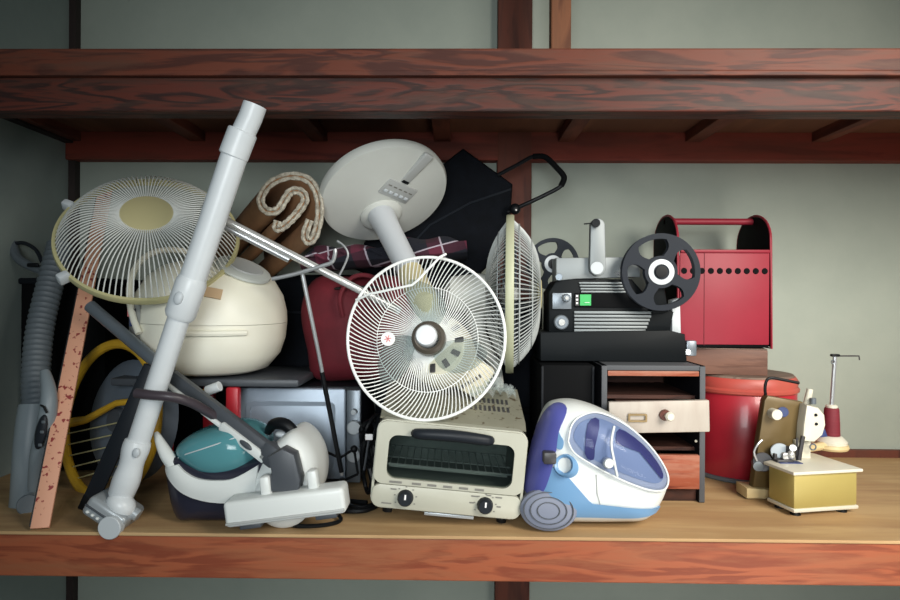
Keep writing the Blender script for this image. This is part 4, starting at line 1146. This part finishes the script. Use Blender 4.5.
# needle works
MB().cyl(at(780,452,Yt_-.01), at(780,452,Yt_-.035), .024).build('looper_cover', 'silver_plastic', SG, True)
mb = MB()
mb.tube([at(788,446,Yt_-.05), at(788,461,Yt_-.05)], .005, 8).tube([at(797,438,Yt_-.05), at(797,460,Yt_-.05)], .0035, 8).tube([at(803,436,Yt_-.055), at(800,452,Yt_-.055), at(799,460,Yt_-.055)], .006, 8)
mb.box(at(783,461,Yt_-.05), (.045,.03,.012), .003).box(at(775,459,Yt_-.045), (.008,.012,.03), .002)
mb.build('presser_works', 'panel_dark', SG, True)
mb = MB(); mb.box(at(786,456,Yt_-.055), (.022,.014,.018), .004).cyl(at(793,448,Yt_-.055), at(793,448,Yt_-.066), .009)
mb.ell((0,0,0), (.010,.010,.012), Matrix.Translation(at(791,455,Yt_-.06)))
mb.build('presser_clamp', 'chrome', SG, True)
MB().box(at(789,462.5,Yt_-.06), (.060,.03,.004), .001).build('needle_plate', 'blue_part', SG, True)
MB().prism(pp([(817,432),(823,428),(826,436),(818,437)], Yt_+.0), Yt_-.01, Yt_+.01, .002).build('side_lever', 'blue_part', SG, True)
MB().torus(.008, .002, frame(at(813,447,Yt_-.03), (0,-1,0)), 20, 6).build('eyelet', 'steel_grey', SG, True)
# spool stand
zs = at(830,445,Yt_+.08)
MB().tube([at(806,449,Yt_+.05), at(822,446,Yt_+.06), zs+Vector((0,0,-.004))], [.010,.012,.014], 10).build('stand_arm', 'stand_cream', SG, True)
MB().lathe([(0,-.010),(.046,-.010),(.049,-.004),(.046,.004),(0,.004)], Matrix.Translation(zs), 32).build('spool_tray', 'stand_cream', SG, True)
qs = zs+Vector((.004,0,.004))
cn = MB().lathe([(0,.0),(.040,.0),(.041,.008),(.028,.022),(.020,.024),(0,.024)], Matrix.Translation(qs), 32).build('cone_base', 'ivory', SG, True)
MB().lathe([(.0225,.024),(.0215,.06),(.0195,.100),(.017,.104),(0,.104)], Matrix.Translation(qs), 32).build('thread_cone', 'thread', SG, True)
MB().lathe([(.015,.103),(.016,.110),(.012,.113),(0,.113)], Matrix.Translation(qs), 24).build('cone_tip', 'ivory', SG, True)
top = at(835,356,Yt_+.08)
MB().tube([qs+Vector((0,.0,.11)), top], .0055, 10).build('thread_mast', 'wire_metal', SG, True)
MB().box(top+Vector((.0,0,.002)), (.024,.014,.008), .003).build('mast_cap', 'black_plastic', SG, True)
MB().tube([top, at(853,356,Yt_+.07), at(859,356,Yt_+.07), at(859.5,360,Yt_+.07)], .0022, 6).build('thread_arm', 'panel_dark', SG, True)
MB().torus(.005, .0014, frame(at(833,362,Yt_+.075), (0,-1,0)), 16, 5).build('thread_loop', 'steel_grey', SG, True)

# ------------------------------------------------------------------ light
def area(name, loc, target, sx, sy, power, col, spread=180):
    ld = bpy.data.lights.new(name, 'AREA'); ld.shape = 'RECTANGLE'; ld.size = sx; ld.size_y = sy; ld.energy = power; ld.color = col
    ld.spread = math.radians(spread)
    o = bpy.data.objects.new(name, ld); COL.objects.link(o); o.location = loc
    o.rotation_euler = (Vector(target)-Vector(loc)).to_track_quat('-Z', 'Y').to_euler()
    return o
area('window_light', (1.5, -1.5, 1.35), (.75, .5, .25), 1.0, 1.1, 28, (1, .95, .86), 90)
area('front_fill', (-.1, -2.4, .80), (-.1, .3, .50), .9, .9, 11, (.92, .98, 1), 75)  # added fill from the camera side, brightens the white things at left
area('floor_bounce', (1.1, -1.1, -.45), (.75, .8, .1), .8, .5, 7.0, (1, .95, .88), 130)
wd = bpy.data.worlds.new('world'); S.world = wd; wd.use_nodes = True
bg = wd.node_tree.nodes['Background']; bg.inputs[0].default_value = (.42, .78, .88, 1); bg.inputs[1].default_value = .07
vs_ = S.view_settings
vs_.view_transform = 'Standard'; vs_.look = 'None'; vs_.gamma = 1; vs_.use_curve_mapping = False; vs_.exposure = -0.46
